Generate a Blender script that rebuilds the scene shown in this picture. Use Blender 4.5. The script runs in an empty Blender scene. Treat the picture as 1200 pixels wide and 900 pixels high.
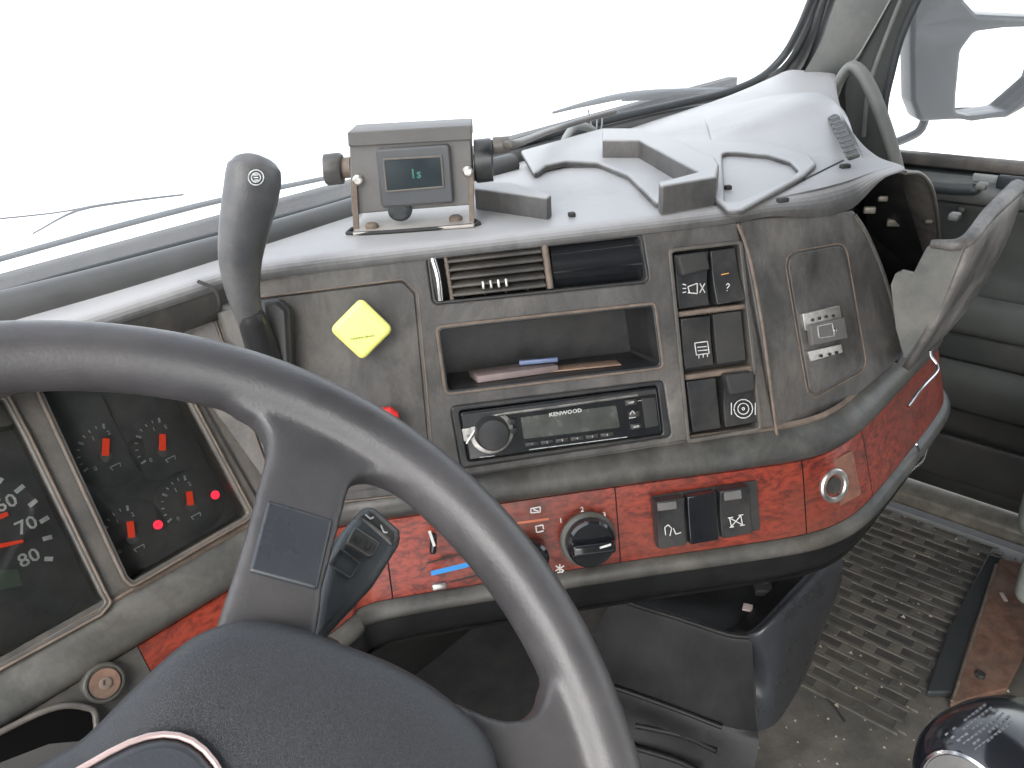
import bpy, bmesh, math, random
import numpy as np
from mathutils import Vector, Matrix
from math import sin, cos, radians, pi, hypot, atan2
random.seed(4)
R = radians
scene = bpy.context.scene
COL = scene.collection

# ------------------------------------------------------------------ camera
F = 940.0
CAM = np.array([-.42, 0, 1.22])
YAW, PITCH, ROLL = R(46.4), R(27.6), R(3.7)
FW = np.array([sin(YAW)*cos(PITCH), cos(YAW)*cos(PITCH), -sin(PITCH)])
_rt = np.array([cos(YAW), -sin(YAW), 0.]); _up = np.cross(_rt, FW)
RT = _rt*cos(ROLL) - _up*sin(ROLL)
UP = _up*cos(ROLL) + _rt*sin(ROLL)
cd = bpy.data.cameras.new('camera'); cam = bpy.data.objects.new('camera', cd); COL.objects.link(cam)
cd.sensor_fit = 'HORIZONTAL'; cd.sensor_width = 36; cd.lens = 36*F/1200
cd.clip_start = .02; cd.clip_end = 3000
M = Matrix(((RT[0], UP[0], -FW[0], CAM[0]), (RT[1], UP[1], -FW[1], CAM[1]), (RT[2], UP[2], -FW[2], CAM[2]), (0, 0, 0, 1)))
cam.matrix_world = M
scene.camera = cam

# ------------------------------------------------------------------ light
world = bpy.data.worlds.new('World'); scene.world = world; world.use_nodes = True
nt = world.node_tree
bg = nt.nodes['Background']; sky = nt.nodes.new('ShaderNodeTexSky'); sky.sky_type = 'NISHITA'; sky.sun_disc = False
SUN_EL, SUN_AZ = R(48), R(-125)
sky.sun_elevation = SUN_EL; sky.sun_rotation = SUN_AZ
sky.air_density = 1.2; sky.dust_density = 3.0; sky.ozone_density = 1.0
hs = nt.nodes.new('ShaderNodeHueSaturation'); hs.inputs['Saturation'].default_value = .3
nt.links.new(sky.outputs[0], hs.inputs['Color']); nt.links.new(hs.outputs[0], bg.inputs[0]); bg.inputs[1].default_value = .15
sd = bpy.data.lights.new('sun', 'SUN'); sun = bpy.data.objects.new('sun', sd); COL.objects.link(sun)
sd.energy = .5; sd.angle = R(30); sd.color = (1, .96, .9)
sdir = Vector((sin(SUN_AZ)*cos(SUN_EL), cos(SUN_AZ)*cos(SUN_EL), sin(SUN_EL)))
sun.rotation_euler = sdir.to_track_quat('Z', 'Y').to_euler(); sun.location = (0, 0, 6)
scene.view_settings.view_transform = 'Standard'; scene.view_settings.look = 'None'
scene.view_settings.exposure = 2.2; scene.view_settings.gamma = 1
scene.cycles.max_bounces = 8; scene.cycles.diffuse_bounces = 4; scene.cycles.transparent_max_bounces = 12
scene.cycles.sample_clamp_indirect = 6

# ------------------------------------------------------------------ geometry of the cab: rays and planes
def ray(px, py): return FW + RT*(px-600)/F + UP*(450-py)/F
def hit(px, py, o, n):
    d = ray(px, py); t = ((np.asarray(o, float)-CAM)@n)/(d@n); return CAM+d*t
EX, EY, EZ = np.eye(3)
def atx(px, py, v): return hit(px, py, EX*v, EX)
def aty(px, py, v): return hit(px, py, EY*v, EY)
def atz(px, py, v): return hit(px, py, EZ*v, EZ)

class Plane:
    """a flat face of the cab with its own frame: u right, v up the face, n out of it"""
    def __init__(s, o, yaw, tilt):
        s.o = np.asarray(o, float); b, t = R(yaw), R(tilt)
        s.n = np.array([-sin(b)*cos(t), -cos(b)*cos(t), sin(t)])
        s.u = np.array([cos(b), -sin(b), 0.]); s.v = np.cross(s.n, s.u)
    def loc(s, px, py, h=0):
        p = hit(px, py, s.o+s.n*h, s.n)-s.o; return (float(p@s.u), float(p@s.v))
    def w(s, a, b, h=0): return s.o+s.u*a+s.v*b+s.n*h
    def px(s, px, py, h=0): return hit(px, py, s.o+s.n*h, s.n)
    def mat(s, a=0, b=0, h=0, rot=0):
        o = s.w(a, b, h); u = s.u*cos(rot)+s.v*sin(rot); v = -s.u*sin(rot)+s.v*cos(rot)
        return Matrix(((u[0], v[0], s.n[0], o[0]), (u[1], v[1], s.n[1], o[1]), (u[2], v[2], s.n[2], o[2]), (0, 0, 0, 1)))
d_ = ray(655, 495)
PC = Plane(CAM+d_*(.71/np.linalg.norm(d_)), 37, 16)      # centre panel, turned to the driver
CL = Plane((0, .52, .8), 0, 27)                           # instrument face
WH = Plane((-.424, .228, .937), 7.98, 47.7)                # steering wheel

# ------------------------------------------------------------------ materials
MATS = {}
def mat(name, col, rough=.5, metal=0, var=.15, scale=30, bump=.1, bscale=400, dust=None, dustamt=.5, coat=0, spec=.5, emit=None, estr=1, streak=None, dust_glare=None, grime=0):
    if name in MATS: return MATS[name]
    m = bpy.data.materials.new(name); m.use_nodes = True; MATS[name] = m
    t = m.node_tree; N = t.nodes; L = t.links; b = N['Principled BSDF']
    tc = N.new('ShaderNodeTexCoord'); src = tc.outputs['Object']
    n1 = N.new('ShaderNodeTexNoise'); n1.inputs['Scale'].default_value = scale; n1.inputs['Detail'].default_value = 6; n1.inputs['Roughness'].default_value = .65
    if streak:
        mp = N.new('ShaderNodeMapping'); mp.inputs['Scale'].default_value = streak; L.new(src, mp.inputs[0]); L.new(mp.outputs[0], n1.inputs['Vector'])
    else: L.new(src, n1.inputs['Vector'])
    cr = N.new('ShaderNodeValToRGB'); c = np.array(col)
    cr.color_ramp.elements[0].position = .3; cr.color_ramp.elements[1].position = .7
    cr.color_ramp.elements[0].color = (*np.clip(c*(1-var), 0, 1), 1); cr.color_ramp.elements[1].color = (*np.clip(c*(1+var), 0, 1), 1)
    L.new(n1.outputs['Fac'], cr.inputs[0]); out = cr.outputs[0]
    if dust:
        n2 = N.new('ShaderNodeTexNoise'); n2.inputs['Scale'].default_value = scale*.35; n2.inputs['Detail'].default_value = 9; n2.inputs['Roughness'].default_value = .7
        L.new(src, n2.inputs['Vector'])
        r2 = N.new('ShaderNodeMapRange'); r2.inputs[1].default_value = .42; r2.inputs[2].default_value = .72; r2.inputs[3].default_value = 0; r2.inputs[4].default_value = dustamt
        L.new(n2.outputs['Fac'], r2.inputs[0])
        mx = N.new('ShaderNodeMixRGB'); L.new(r2.outputs[0], mx.inputs[0]); L.new(out, mx.inputs[1]); mx.inputs[2].default_value = (*dust, 1); out = mx.outputs[0]
    if grime:    # dark smudges and downward streaks
        m6 = N.new('ShaderNodeMapping'); m6.inputs['Scale'].default_value = (1, 1, .45); L.new(src, m6.inputs[0])
        n6 = N.new('ShaderNodeTexNoise'); n6.inputs['Scale'].default_value = 26; n6.inputs['Detail'].default_value = 10; n6.inputs['Roughness'].default_value = .72; n6.inputs['Distortion'].default_value = .4; L.new(m6.outputs[0], n6.inputs['Vector'])
        r6 = N.new('ShaderNodeMapRange'); r6.inputs[1].default_value = .38; r6.inputs[2].default_value = .62; r6.inputs[3].default_value = 1-grime; r6.inputs[4].default_value = 1+grime*.35; L.new(n6.outputs['Fac'], r6.inputs[0])
        x6 = N.new('ShaderNodeMixRGB'); x6.blend_type = 'MULTIPLY'; x6.inputs[0].default_value = 1; L.new(out, x6.inputs[1]); L.new(r6.outputs[0], x6.inputs[2]); out = x6.outputs[0]
    if dust_glare:   # pale dust, with window glare put into the colour of upward faces
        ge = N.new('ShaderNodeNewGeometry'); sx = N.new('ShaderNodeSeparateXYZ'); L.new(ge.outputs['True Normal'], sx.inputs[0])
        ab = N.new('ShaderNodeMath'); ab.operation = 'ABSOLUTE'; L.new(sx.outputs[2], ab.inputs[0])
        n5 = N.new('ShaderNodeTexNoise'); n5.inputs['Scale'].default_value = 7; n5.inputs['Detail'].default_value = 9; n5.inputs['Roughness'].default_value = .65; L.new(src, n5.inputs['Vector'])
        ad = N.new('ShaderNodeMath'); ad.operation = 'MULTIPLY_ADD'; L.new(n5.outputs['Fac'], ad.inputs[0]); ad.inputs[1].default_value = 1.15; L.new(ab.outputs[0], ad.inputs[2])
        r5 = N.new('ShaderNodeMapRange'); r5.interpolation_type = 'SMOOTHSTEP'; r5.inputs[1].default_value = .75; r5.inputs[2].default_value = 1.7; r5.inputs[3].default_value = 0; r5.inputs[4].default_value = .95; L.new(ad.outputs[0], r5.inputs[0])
        m5 = N.new('ShaderNodeMixRGB'); L.new(r5.outputs[0], m5.inputs[0]); L.new(out, m5.inputs[1]); m5.inputs[2].default_value = (*dust_glare, 1); out = m5.outputs[0]
    L.new(out, b.inputs['Base Color'])
    rr = N.new('ShaderNodeMapRange'); rr.inputs[3].default_value = max(0, rough-.12); rr.inputs[4].default_value = min(1, rough+.12)
    L.new(n1.outputs['Fac'], rr.inputs[0]); L.new(rr.outputs[0], b.inputs['Roughness'])
    b.inputs['Metallic'].default_value = metal; b.inputs['Specular IOR Level'].default_value = spec
    if coat: b.inputs['Coat Weight'].default_value = coat; b.inputs['Coat Roughness'].default_value = .08
    if bump:
        n3 = N.new('ShaderNodeTexNoise'); n3.inputs['Scale'].default_value = bscale; n3.inputs['Detail'].default_value = 3; L.new(src, n3.inputs['Vector'])
        bp = N.new('ShaderNodeBump'); bp.inputs['Strength'].default_value = bump; bp.inputs['Distance'].default_value = .0006
        L.new(n3.outputs['Fac'], bp.inputs['Height']); L.new(bp.outputs[0], b.inputs['Normal'])
    if emit: b.inputs['Emission Color'].default_value = (*emit, 1); b.inputs['Emission Strength'].default_value = estr
    return m

def leather(name, col, rough, scale, strength, edge=.035):
    m = bpy.data.materials.new(name); m.use_nodes = True; MATS[name] = m
    t = m.node_tree; N = t.nodes; L = t.links; b = N['Principled BSDF']; tc = N.new('ShaderNodeTexCoord')
    nz = N.new('ShaderNodeTexNoise'); nz.inputs['Scale'].default_value = scale*.6; L.new(tc.outputs['Object'], nz.inputs['Vector'])
    mx = N.new('ShaderNodeMixRGB'); mx.inputs[0].default_value = .004; L.new(tc.outputs['Object'], mx.inputs[1]); L.new(nz.outputs['Color'], mx.inputs[2])
    v = N.new('ShaderNodeTexVoronoi'); v.feature = 'DISTANCE_TO_EDGE'; v.inputs['Scale'].default_value = scale; L.new(mx.outputs[0], v.inputs['Vector'])
    r = N.new('ShaderNodeMapRange'); r.inputs[2].default_value = .12; L.new(v.outputs[0], r.inputs[0])
    bp = N.new('ShaderNodeBump'); bp.inputs['Strength'].default_value = strength; bp.inputs['Distance'].default_value = .0008
    L.new(r.outputs[0], bp.inputs['Height']); L.new(bp.outputs[0], b.inputs['Normal'])
    n2 = N.new('ShaderNodeTexNoise'); n2.inputs['Scale'].default_value = 14; n2.inputs['Detail'].default_value = 5; L.new(tc.outputs['Object'], n2.inputs['Vector'])
    cr = N.new('ShaderNodeValToRGB'); c = np.array(col); cr.color_ramp.elements[0].position = .3; cr.color_ramp.elements[1].position = .75
    cr.color_ramp.elements[0].color = (*(c*.85), 1); cr.color_ramp.elements[1].color = (*(c*1.2), 1); L.new(n2.outputs[0], cr.inputs[0])
    m2 = N.new('ShaderNodeMixRGB'); L.new(r.outputs[0], m2.inputs[0]); m2.inputs[1].default_value = (*(c*1.6), 1); L.new(cr.outputs[0], m2.inputs[2])
    L.new(m2.outputs[0], b.inputs['Base Color']); b.inputs['Roughness'].default_value = rough
    return m

DUST = (.30, .255, .20)
plastic = mat('dash_plastic', (.080, .076, .073), .45, var=.32, scale=16, bump=.4, bscale=900, dust=(.21, .185, .16), dustamt=.6, grime=.45)
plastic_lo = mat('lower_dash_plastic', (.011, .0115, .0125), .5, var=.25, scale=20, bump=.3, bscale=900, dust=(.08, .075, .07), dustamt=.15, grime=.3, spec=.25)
topmat = mat('dusty_glare_dash_top', (.075, .073, .072), .48, var=.25, scale=14, bump=.3, bscale=700, dust=(.17, .15, .13), dustamt=.5, dust_glare=(.36, .355, .355), grime=.35)  # dusty plastic, its top paled further to carry the window glare
black = mat('black_plastic', (.022, .023, .025), .38, var=.25, scale=60, bump=.15, bscale=900, dust=(.16, .14, .11), dustamt=.22)
opening_black = mat('opening_shade_black', (.004, .004, .004), .95, var=.1, bump=0, spec=.02)  # near-black colour for the shaded depth of the column opening
matte = mat('matt_black', (.02, .02, .02), .7, var=.2, dust=(.10, .09, .08), dustamt=.3)
gloss = mat('gloss_black', (.012, .013, .015), .12, var=.2, bump=0, coat=.6)
knobm = mat('gear_knob_black', (.01, .011, .014), .16, var=.1, bump=0, coat=.3)
rimm = mat('wheel_rim_rubber', (.046, .0445, .047), .41, var=.22, scale=18, bump=.22, bscale=600, dust=(.13, .12, .115), dustamt=.35)
padm = leather('wheel_pad_leather', (.022, .023, .026), .46, 900, .25)
spokem = mat('spoke_cover_blue', (.036, .040, .046), .3, var=.12, scale=25, bump=.15, bscale=700)
ledgem = mat('ledge_plastic', (.058, .058, .055), .40, var=.35, scale=26, bump=.2, dust=(.16, .145, .12), dustamt=.6, grime=.35)
bezelm = mat('bezel_plastic', (.075, .072, .068), .42, var=.15, scale=22, bump=.2, dust=(.28, .23, .18), dustamt=.45, grime=.25)
edgem = mat('worn_edge', (.15, .115, .09), .6, var=.35, scale=60, bump=.3)
rollm = mat('defroster_pad', (.055, .056, .056), .5, var=.2, scale=14, dust=(.14, .13, .12), dustamt=.3)
rubber = mat('window_rubber', (.03, .034, .036), .5, var=.2, scale=20)
metal = mat('scratched_metal', (.55, .53, .50), .35, metal=.9, var=.35, scale=90, bump=.4, bscale=300)
chrome = mat('chrome', (.7, .7, .72), .2, metal=1, var=.1, bump=0)
white_p = mat('white_print', (.6, .6, .58), .6, var=.25, scale=200, bump=0)
dim_p = mat('dim_print', (.40, .42, .42), .6, var=.5, scale=200, bump=0)
dialm = mat('dial_face', (.058, .058, .060), .5, var=.25, bump=0, dust=(.17, .155, .14), dustamt=.55)
redn = mat('red_needle', (.75, .05, .015), .4, var=.1, bump=0, emit=(1, .06, .01), estr=.05)
redled = mat('red_warning_lamp', (.8, .03, .06), .3, bump=0, emit=(1, .03, .07), estr=.25)
yellow = mat('yellow_knob', (.95, .93, .26), .35, var=.04, bump=.05)
red_p = mat('red_knob', (.7, .03, .03), .35, var=.1)
blue_p = mat('blue_print', (.03, .25, .62), .5, bump=0)
pillar_lt = mat('pillar_trim', (.125, .13, .125), .6, var=.1, scale=15, dust=(.4, .38, .33), dustamt=.3)
pillar_dk = mat('pillar_dark', (.055, .058, .055), .6, var=.15, scale=15)
doorm = mat('door_panel', (.048, .054, .051), .6, var=.15, scale=12, dust=DUST, dustamt=.15)
door_lt = mat('door_pad_cloth', (.085, .09, .083), .8, var=.12, scale=30, bump=.4, bscale=1200)
door_dk = mat('door_lower', (.045, .046, .046), .6, var=.2, scale=12, dust=DUST, dustamt=.12)
sillm = mat('sill_metal', (.26, .24, .20), .5, metal=.3, var=.3, scale=40)
matm = mat('floor_mat_rubber', (.075, .072, .066), .6, var=.25, scale=25, bump=.6, bscale=300, dust=(.24, .21, .17), dustamt=.55)
seatm = mat('seat_fabric', (.22, .235, .21), .85, var=.1, scale=40, bump=.5, bscale=900)
rust = mat('rusty_steel', (.14, .075, .05), .7, var=.5, scale=45, bump=.8, bscale=200, dust=(.2, .17, .14), dustamt=.5)
monm = mat('monitor_case', (.125, .12, .115), .5, var=.12, scale=40, bump=.3)
mongl = mat('monitor_screen', (.03, .04, .045), .15, bump=0)
leverm = mat('lever_grip', (.075, .076, .08), .4, var=.15, scale=35, bump=.4, bscale=900, dust=(.3, .28, .26), dustamt=.35)
stalkm = mat('stalk_plastic', (.045, .052, .056), .42, var=.15, scale=40, bump=.35, bscale=900)
mirrorm = mat('mirror_housing', (.045, .05, .056), .35, var=.15, scale=10, dust=(.12, .12, .12), dustamt=.5)
mglass = mat('mirror_glass', (.9, .92, .94), .06, metal=1, var=.03, bump=0)
paper = mat('paper', (.55, .45, .42), .7, var=.15)
tan = mat('tan_plate', (.70, .52, .30), .5, var=.1)
silver_lcd = mat('lcd', (.06, .065, .058), .25, var=.3, scale=60, bump=0)
groundm = mat('pale_ground', (.62, .62, .61), .9, var=.1, scale=.3, bump=0)
clearcoat = mat('lid_inner_plastic', (.09, .092, .086), .5, var=.15, scale=40, dust=(.3, .27, .23), dustamt=.4)
wornlid = mat('worn_lid', (.065, .06, .056), .5, var=.5, scale=40, bump=.5, dust=(.5, .46, .43), dustamt=.45)
sidem = mat('lever_boot', (.03, .03, .032), .35, var=.2)
cowlm = mat('outside_cowl', (.05, .06, .065), .5, var=.1)
lightcable = mat('pale_cable', (.25, .26, .25), .5, bump=0)

def burl():
    m = bpy.data.materials.new('red_burl_wood'); m.use_nodes = True; t = m.node_tree; N = t.nodes; L = t.links; b = N['Principled BSDF']
    tc = N.new('ShaderNodeTexCoord'); mp = N.new('ShaderNodeMapping'); mp.inputs['Scale'].default_value = (1, 1, 2.2); mp.inputs['Rotation'].default_value = (0, .5, .4); L.new(tc.outputs['Object'], mp.inputs[0])
    n1 = N.new('ShaderNodeTexNoise'); n1.inputs['Scale'].default_value = 32; n1.inputs['Detail'].default_value = 9; n1.inputs['Roughness'].default_value = .7; n1.inputs['Distortion'].default_value = 2.2; L.new(mp.outputs[0], n1.inputs['Vector'])
    cr = N.new('ShaderNodeValToRGB'); e = cr.color_ramp.elements
    e[0].position = .28; e[0].color = (.03, .006, .005, 1); e[1].position = .72; e[1].color = (.29, .054, .025, 1)
    x = e.new(.40); x.color = (.12, .016, .010, 1); x = e.new(.52); x.color = (.26, .034, .018, 1)
    L.new(n1.outputs[0], cr.inputs[0])
    n2 = N.new('ShaderNodeTexNoise'); n2.inputs['Scale'].default_value = 140; n2.inputs['Detail'].default_value = 4; L.new(mp.outputs[0], n2.inputs['Vector'])
    r = N.new('ShaderNodeMapRange'); r.inputs[1].default_value = .3; r.inputs[2].default_value = .55; r.inputs[3].default_value = .55; r.inputs[4].default_value = 1.1; L.new(n2.outputs[0], r.inputs[0])
    mu = N.new('ShaderNodeMixRGB'); mu.blend_type = 'MULTIPLY'; mu.inputs[0].default_value = 1; L.new(cr.outputs[0], mu.inputs[1]); L.new(r.outputs[0], mu.inputs[2])
    n3 = N.new('ShaderNodeTexNoise'); n3.inputs['Scale'].default_value = 9; n3.inputs['Detail'].default_value = 8; L.new(tc.outputs['Object'], n3.inputs['Vector'])
    r3 = N.new('ShaderNodeMapRange'); r3.inputs[1].default_value = .42; r3.inputs[2].default_value = .75; r3.inputs[3].default_value = .0; r3.inputs[4].default_value = .75; L.new(n3.outputs[0], r3.inputs[0])
    m3 = N.new('ShaderNodeMixRGB'); L.new(r3.outputs[0], m3.inputs[0]); L.new(mu.outputs[0], m3.inputs[1]); m3.inputs[2].default_value = (.13, .055, .04, 1)
    L.new(m3.outputs[0], b.inputs['Base Color']); b.inputs['Roughness'].default_value = .36; b.inputs['Coat Weight'].default_value = .12; b.inputs['Coat Roughness'].default_value = .15
    return m
wood = burl()

def glassmat(name, tint=(.97, .985, .98), haze=.0, refl=.06):
    m = bpy.data.materials.new(name); m.use_nodes = True; t = m.node_tree; N = t.nodes; L = t.links; N.remove(N['Principled BSDF'])
    o = N['Material Output']; tr = N.new('ShaderNodeBsdfTransparent'); tr.inputs[0].default_value = (*tint, 1)
    g = N.new('ShaderNodeBsdfGlossy'); g.inputs['Roughness'].default_value = .03
    fr = N.new('ShaderNodeFresnel'); fr.inputs[0].default_value = 1.45
    m1 = N.new('ShaderNodeMixShader'); L.new(fr.outputs[0], m1.inputs[0]); L.new(tr.outputs[0], m1.inputs[1]); L.new(g.outputs[0], m1.inputs[2])
    if haze:  # whitish dirt layer on the glass, standing in for veiling glare
        tl = N.new('ShaderNodeBsdfTranslucent'); tl.inputs[0].default_value = (.8, .8, .8, 1)
        tc = N.new('ShaderNodeTexCoord'); nz = N.new('ShaderNodeTexNoise'); nz.inputs['Scale'].default_value = 5; nz.inputs['Detail'].default_value = 8; L.new(tc.outputs['Object'], nz.inputs['Vector'])
        r = N.new('ShaderNodeMapRange'); r.inputs[3].default_value = haze*.5; r.inputs[4].default_value = haze*1.5; L.new(nz.outputs[0], r.inputs[0])
        m2 = N.new('ShaderNodeMixShader'); L.new(r.outputs[0], m2.inputs[0]); L.new(m1.outputs[0], m2.inputs[1]); L.new(tl.outputs[0], m2.inputs[2]); m1 = m2
    L.new(m1.outputs[0], o.inputs['Surface'])
    return m
winglass = glassmat('windshield_glass', haze=.12)
sideglass = glassmat('door_glass', haze=.06)
lensm = glassmat('gauge_lens')

# ------------------------------------------------------------------ object helpers
def thing(name, label, cat, loc=(0, 0, 0), group=None):
    o = bpy.data.objects.new(name, None); COL.objects.link(o); o.location = [float(x) for x in loc]
    o.empty_display_size = .03; o['label'] = label; o['category'] = cat
    if group: o['group'] = group
    return o
def root_inv(o):
    if o.type == 'EMPTY': return Matrix.Translation(o.location).inverted()
    return Matrix.Identity(4) if not any(abs(v) > 0 for v in o.location) and o.get('_m') is None else Matrix(mats[o.name]).inverted()
mats = {}
def link(name, me, m, parent=None, label=None, mw=None, smooth=False):
    o = bpy.data.objects.new(name, me); COL.objects.link(o)
    if m is not None and len(me.materials) == 0: me.materials.append(m)
    if smooth: smooth_mesh(me)
    if parent is not None:
        o.parent = parent
        base = mats.get(parent.name) if parent.type != 'EMPTY' else Matrix.Translation(parent.location)
        if base is not None: o.matrix_parent_inverse = base.inverted()
    if mw is not None: o.matrix_basis = mw; mats[o.name] = mw.copy()
    if label: o['label'] = label
    return o
def smooth_mesh(me, ang=38):
    me.polygons.foreach_set('use_smooth', [True]*len(me.polygons))
    bm = bmesh.new(); bm.from_mesh(me)
    for e in bm.edges:
        if len(e.link_faces) == 2 and e.calc_face_angle(0) > R(ang): e.smooth = False
    bm.to_mesh(me); bm.free()
def tag(o, label, cat, group=None):
    o['label'] = label; o['category'] = cat
    if group: o['group'] = group
    return o
def struct(o): o['kind'] = 'structure'; return o

def roundpoly(pts, r, n=8):
    out = []; N = len(pts); rs = r if hasattr(r, '__len__') else [r]*N
    for i in range(N):
        p, a, b = (Vector(pts[i]), Vector(pts[i-1]), Vector(pts[(i+1) % N])); rr = rs[i]
        da, db = (a-p), (b-p); la, lb = da.length, db.length
        if rr <= 0 or la < 1e-6 or lb < 1e-6: out.append(tuple(p)); continue
        da.normalize(); db.normalize(); ang = da.angle(db)
        if ang > pi-.05: out.append(tuple(p)); continue
        t = min(rr/math.tan(ang/2), la*.45, lb*.45)
        s, e = p+da*t, p+db*t
        for k in range(n+1):
            f = k/n; q = s*(1-f)**2+p*2*f*(1-f)+e*f*f; out.append(tuple(q))
    return out
def curve_mesh(outer, holes, thick, bev, res=2):
    """flat plate with holes (z 0..thick), edges rounded"""
    c = bpy.data.curves.new('plate_outline', 'CURVE'); c.dimensions = '2D'; c.fill_mode = 'BOTH'
    for pts in [outer]+holes:
        s = c.splines.new('POLY'); s.points.add(len(pts)-1)
        for p, q in zip(s.points, pts): p.co = (q[0], q[1], 0, 1)
        s.use_cyclic_u = True
    c.extrude = max(thick/2-bev, 1e-5); c.bevel_depth = bev; c.bevel_resolution = res; c.offset = -bev
    o = bpy.data.objects.new('plate_outline', c); COL.objects.link(o)
    dg = bpy.context.evaluated_depsgraph_get(); dg.update()
    me = bpy.data.meshes.new_from_object(o.evaluated_get(dg)); bpy.data.objects.remove(o); bpy.data.curves.remove(c)
    me.materials.clear()
    for v in me.vertices: v.co.z += thick/2
    return me
def plate(name, pl, outer, h0, h1, m, parent, holes=(), r=.0, hr=.0, bev=.0012, px=True, label=None, ph=None):
    """plate lying on a face; outline given by where its corners sit"""
    ph = h1 if ph is None else ph
    o2 = [pl.loc(*p, ph) for p in outer] if px else list(outer)
    hs = [[pl.loc(*p, ph) for p in h] if px else list(h) for h in holes]
    me = curve_mesh(roundpoly(o2, r) if r else o2, [roundpoly(h, hr) if hr else h for h in hs], h1-h0, bev)
    me.transform(pl.mat(0, 0, h0))
    return link(name, me, m, parent, label, smooth=True)
def frame(name, pl, pts, wd, h0, h1, m, parent, r=.004, bev=.0008, px=True, label=None):
    o2 = [pl.loc(*p, h1) for p in pts] if px else list(pts)
    out = roundpoly(o2, r); c = np.mean(np.array(o2), axis=0)
    inn = offset(o2, -wd)
    me = curve_mesh(out, [roundpoly(inn, max(r-wd, .0005))], h1-h0, bev); me.transform(pl.mat(0, 0, h0))
    return link(name, me, m, parent, label, smooth=True)
def offset(pts, d):
    n = len(pts); area = sum(pts[i-1][0]*pts[i][1]-pts[i][0]*pts[i-1][1] for i in range(n)); sgn = 1 if area > 0 else -1
    out = []
    for i in range(n):
        p0, p1, p2 = map(Vector, (pts[i-1], pts[i], pts[(i+1) % n]))
        e1 = (p1-p0).normalized(); e2 = (p2-p1).normalized()
        n1 = Vector((e1.y, -e1.x))*sgn; n2 = Vector((e2.y, -e2.x))*sgn
        b = (n1+n2); b = b/max(b.length_squared/2, .2); out.append(tuple(p1+b*d))
    return out
def mesh(name, verts, faces): me = bpy.data.meshes.new(name); me.from_pydata([tuple(map(float, v)) for v in verts], [], faces); me.update(); return me
def catmull(P, n):
    P = np.asarray(P, float); out = []; N = len(P)
    for i in range(N-1):
        p0 = P[i-1] if i > 0 else 2*P[0]-P[1]; p1, p2 = P[i], P[i+1]; p3 = P[i+2] if i+2 < N else 2*P[-1]-P[-2]
        for k in range(n):
            t = k/n; out.append(.5*((2*p1)+(-p0+p2)*t+(2*p0-5*p1+4*p2-p3)*t*t+(-p0+3*p1-3*p2+p3)*t**3))
    out.append(P[-1]); return np.array(out)
def loft(name, rows, m, parent, nu=4, nv=4, thick=0, label=None, smooth=True, ang=60):
    rows = [catmull(r, nu) if nu > 1 else np.asarray(r, float) for r in rows]
    A = np.array(rows); 
    if nv > 1: A = np.stack([catmull(A[:, j], nv) for j in range(A.shape[1])], axis=1)
    a, b = A.shape[:2]
    f = [(i*b+j, i*b+j+1, (i+1)*b+j+1, (i+1)*b+j) for i in range(a-1) for j in range(b-1)]
    me = mesh(name, A.reshape(-1, 3), f); o = link(name, me, m, parent, label)
    if smooth: smooth_mesh(me, ang)
    if thick: s = o.modifiers.new('solid', 'SOLIDIFY'); s.thickness = thick; s.offset = 0
    return o
def tube(name, P, r, m, parent=None, n=4, seg=12, label=None, closed=False, flat=None):
    P = catmull(P, n) if n > 1 else np.asarray(P, float)
    rs = np.interp(np.linspace(0, 1, len(P)), np.linspace(0, 1, len(r)), r) if hasattr(r, '__len__') else np.full(len(P), r)
    V = []; prev = None
    for i, p in enumerate(P):
        t = P[min(i+1, len(P)-1)]-P[max(i-1, 0)]; t = t/(np.linalg.norm(t)+1e-12)
        ref = EZ if prev is None else prev
        if prev is None and abs(t[2]) > .9: ref = EX
        a = ref-t*(ref@t); a /= np.linalg.norm(a); b = np.cross(t, a); prev = a
        for k in range(seg):
            th = 2*pi*k/seg; V.append(p+(a*cos(th)+b*sin(th)*(flat or 1))*rs[i])
    L = len(P); f = [(i*seg+k, i*seg+(k+1) % seg, (i+1)*seg+(k+1) % seg, (i+1)*seg+k) for i in range(L-1) for k in range(seg)]
    f += [tuple(range(seg))[::-1], tuple((L-1)*seg+k for k in range(seg))]
    me = mesh(name, V, f); o = link(name, me, m, parent, label); smooth_mesh(me, 50); return o
def lathe(name, pl, a, b, prof, m, parent, seg=28, label=None, sx=1, rot=0, axis=None):
    """prof = [(radius, height)] turned about the normal of the face"""
    V = []; f = []
    for (r, h) in prof:
        for k in range(seg): th = 2*pi*k/seg; V.append((r*cos(th)*sx, r*sin(th), h))
    n = len(prof)
    for i in range(n-1):
        for k in range(seg): f.append((i*seg+k, i*seg+(k+1) % seg, (i+1)*seg+(k+1) % seg, (i+1)*seg+k))
    f.append(tuple(range(seg))[::-1]); f.append(tuple((n-1)*seg+k for k in range(seg)))
    me = mesh(name, V, f); me.transform(pl.mat(a, b, 0, rot) if axis is None else axis); o = link(name, me, m, parent, label); smooth_mesh(me, 35); return o
def box(name, M4, sx, sy, sz, m, parent, bev=.001, label=None, seg=2, taper=0):
    """box centred in x,y; standing on z=0 of the frame M4"""
    bm = bmesh.new(); bmesh.ops.create_cube(bm, size=1)
    for v in bm.verts:
        k = 1-taper if v.co.z > 0 else 1
        v.co = Vector((v.co.x*sx*k, v.co.y*sy*k, (v.co.z+.5)*sz))
    if bev: bmesh.ops.bevel(bm, geom=bm.edges[:]+bm.verts[:], offset=bev, segments=seg, profile=.5, affect='EDGES')
    me = bpy.data.meshes.new(name); bm.to_mesh(me); bm.free(); me.transform(M4)
    o = link(name, me, m, parent, label); smooth_mesh(me, 50); return o
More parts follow.
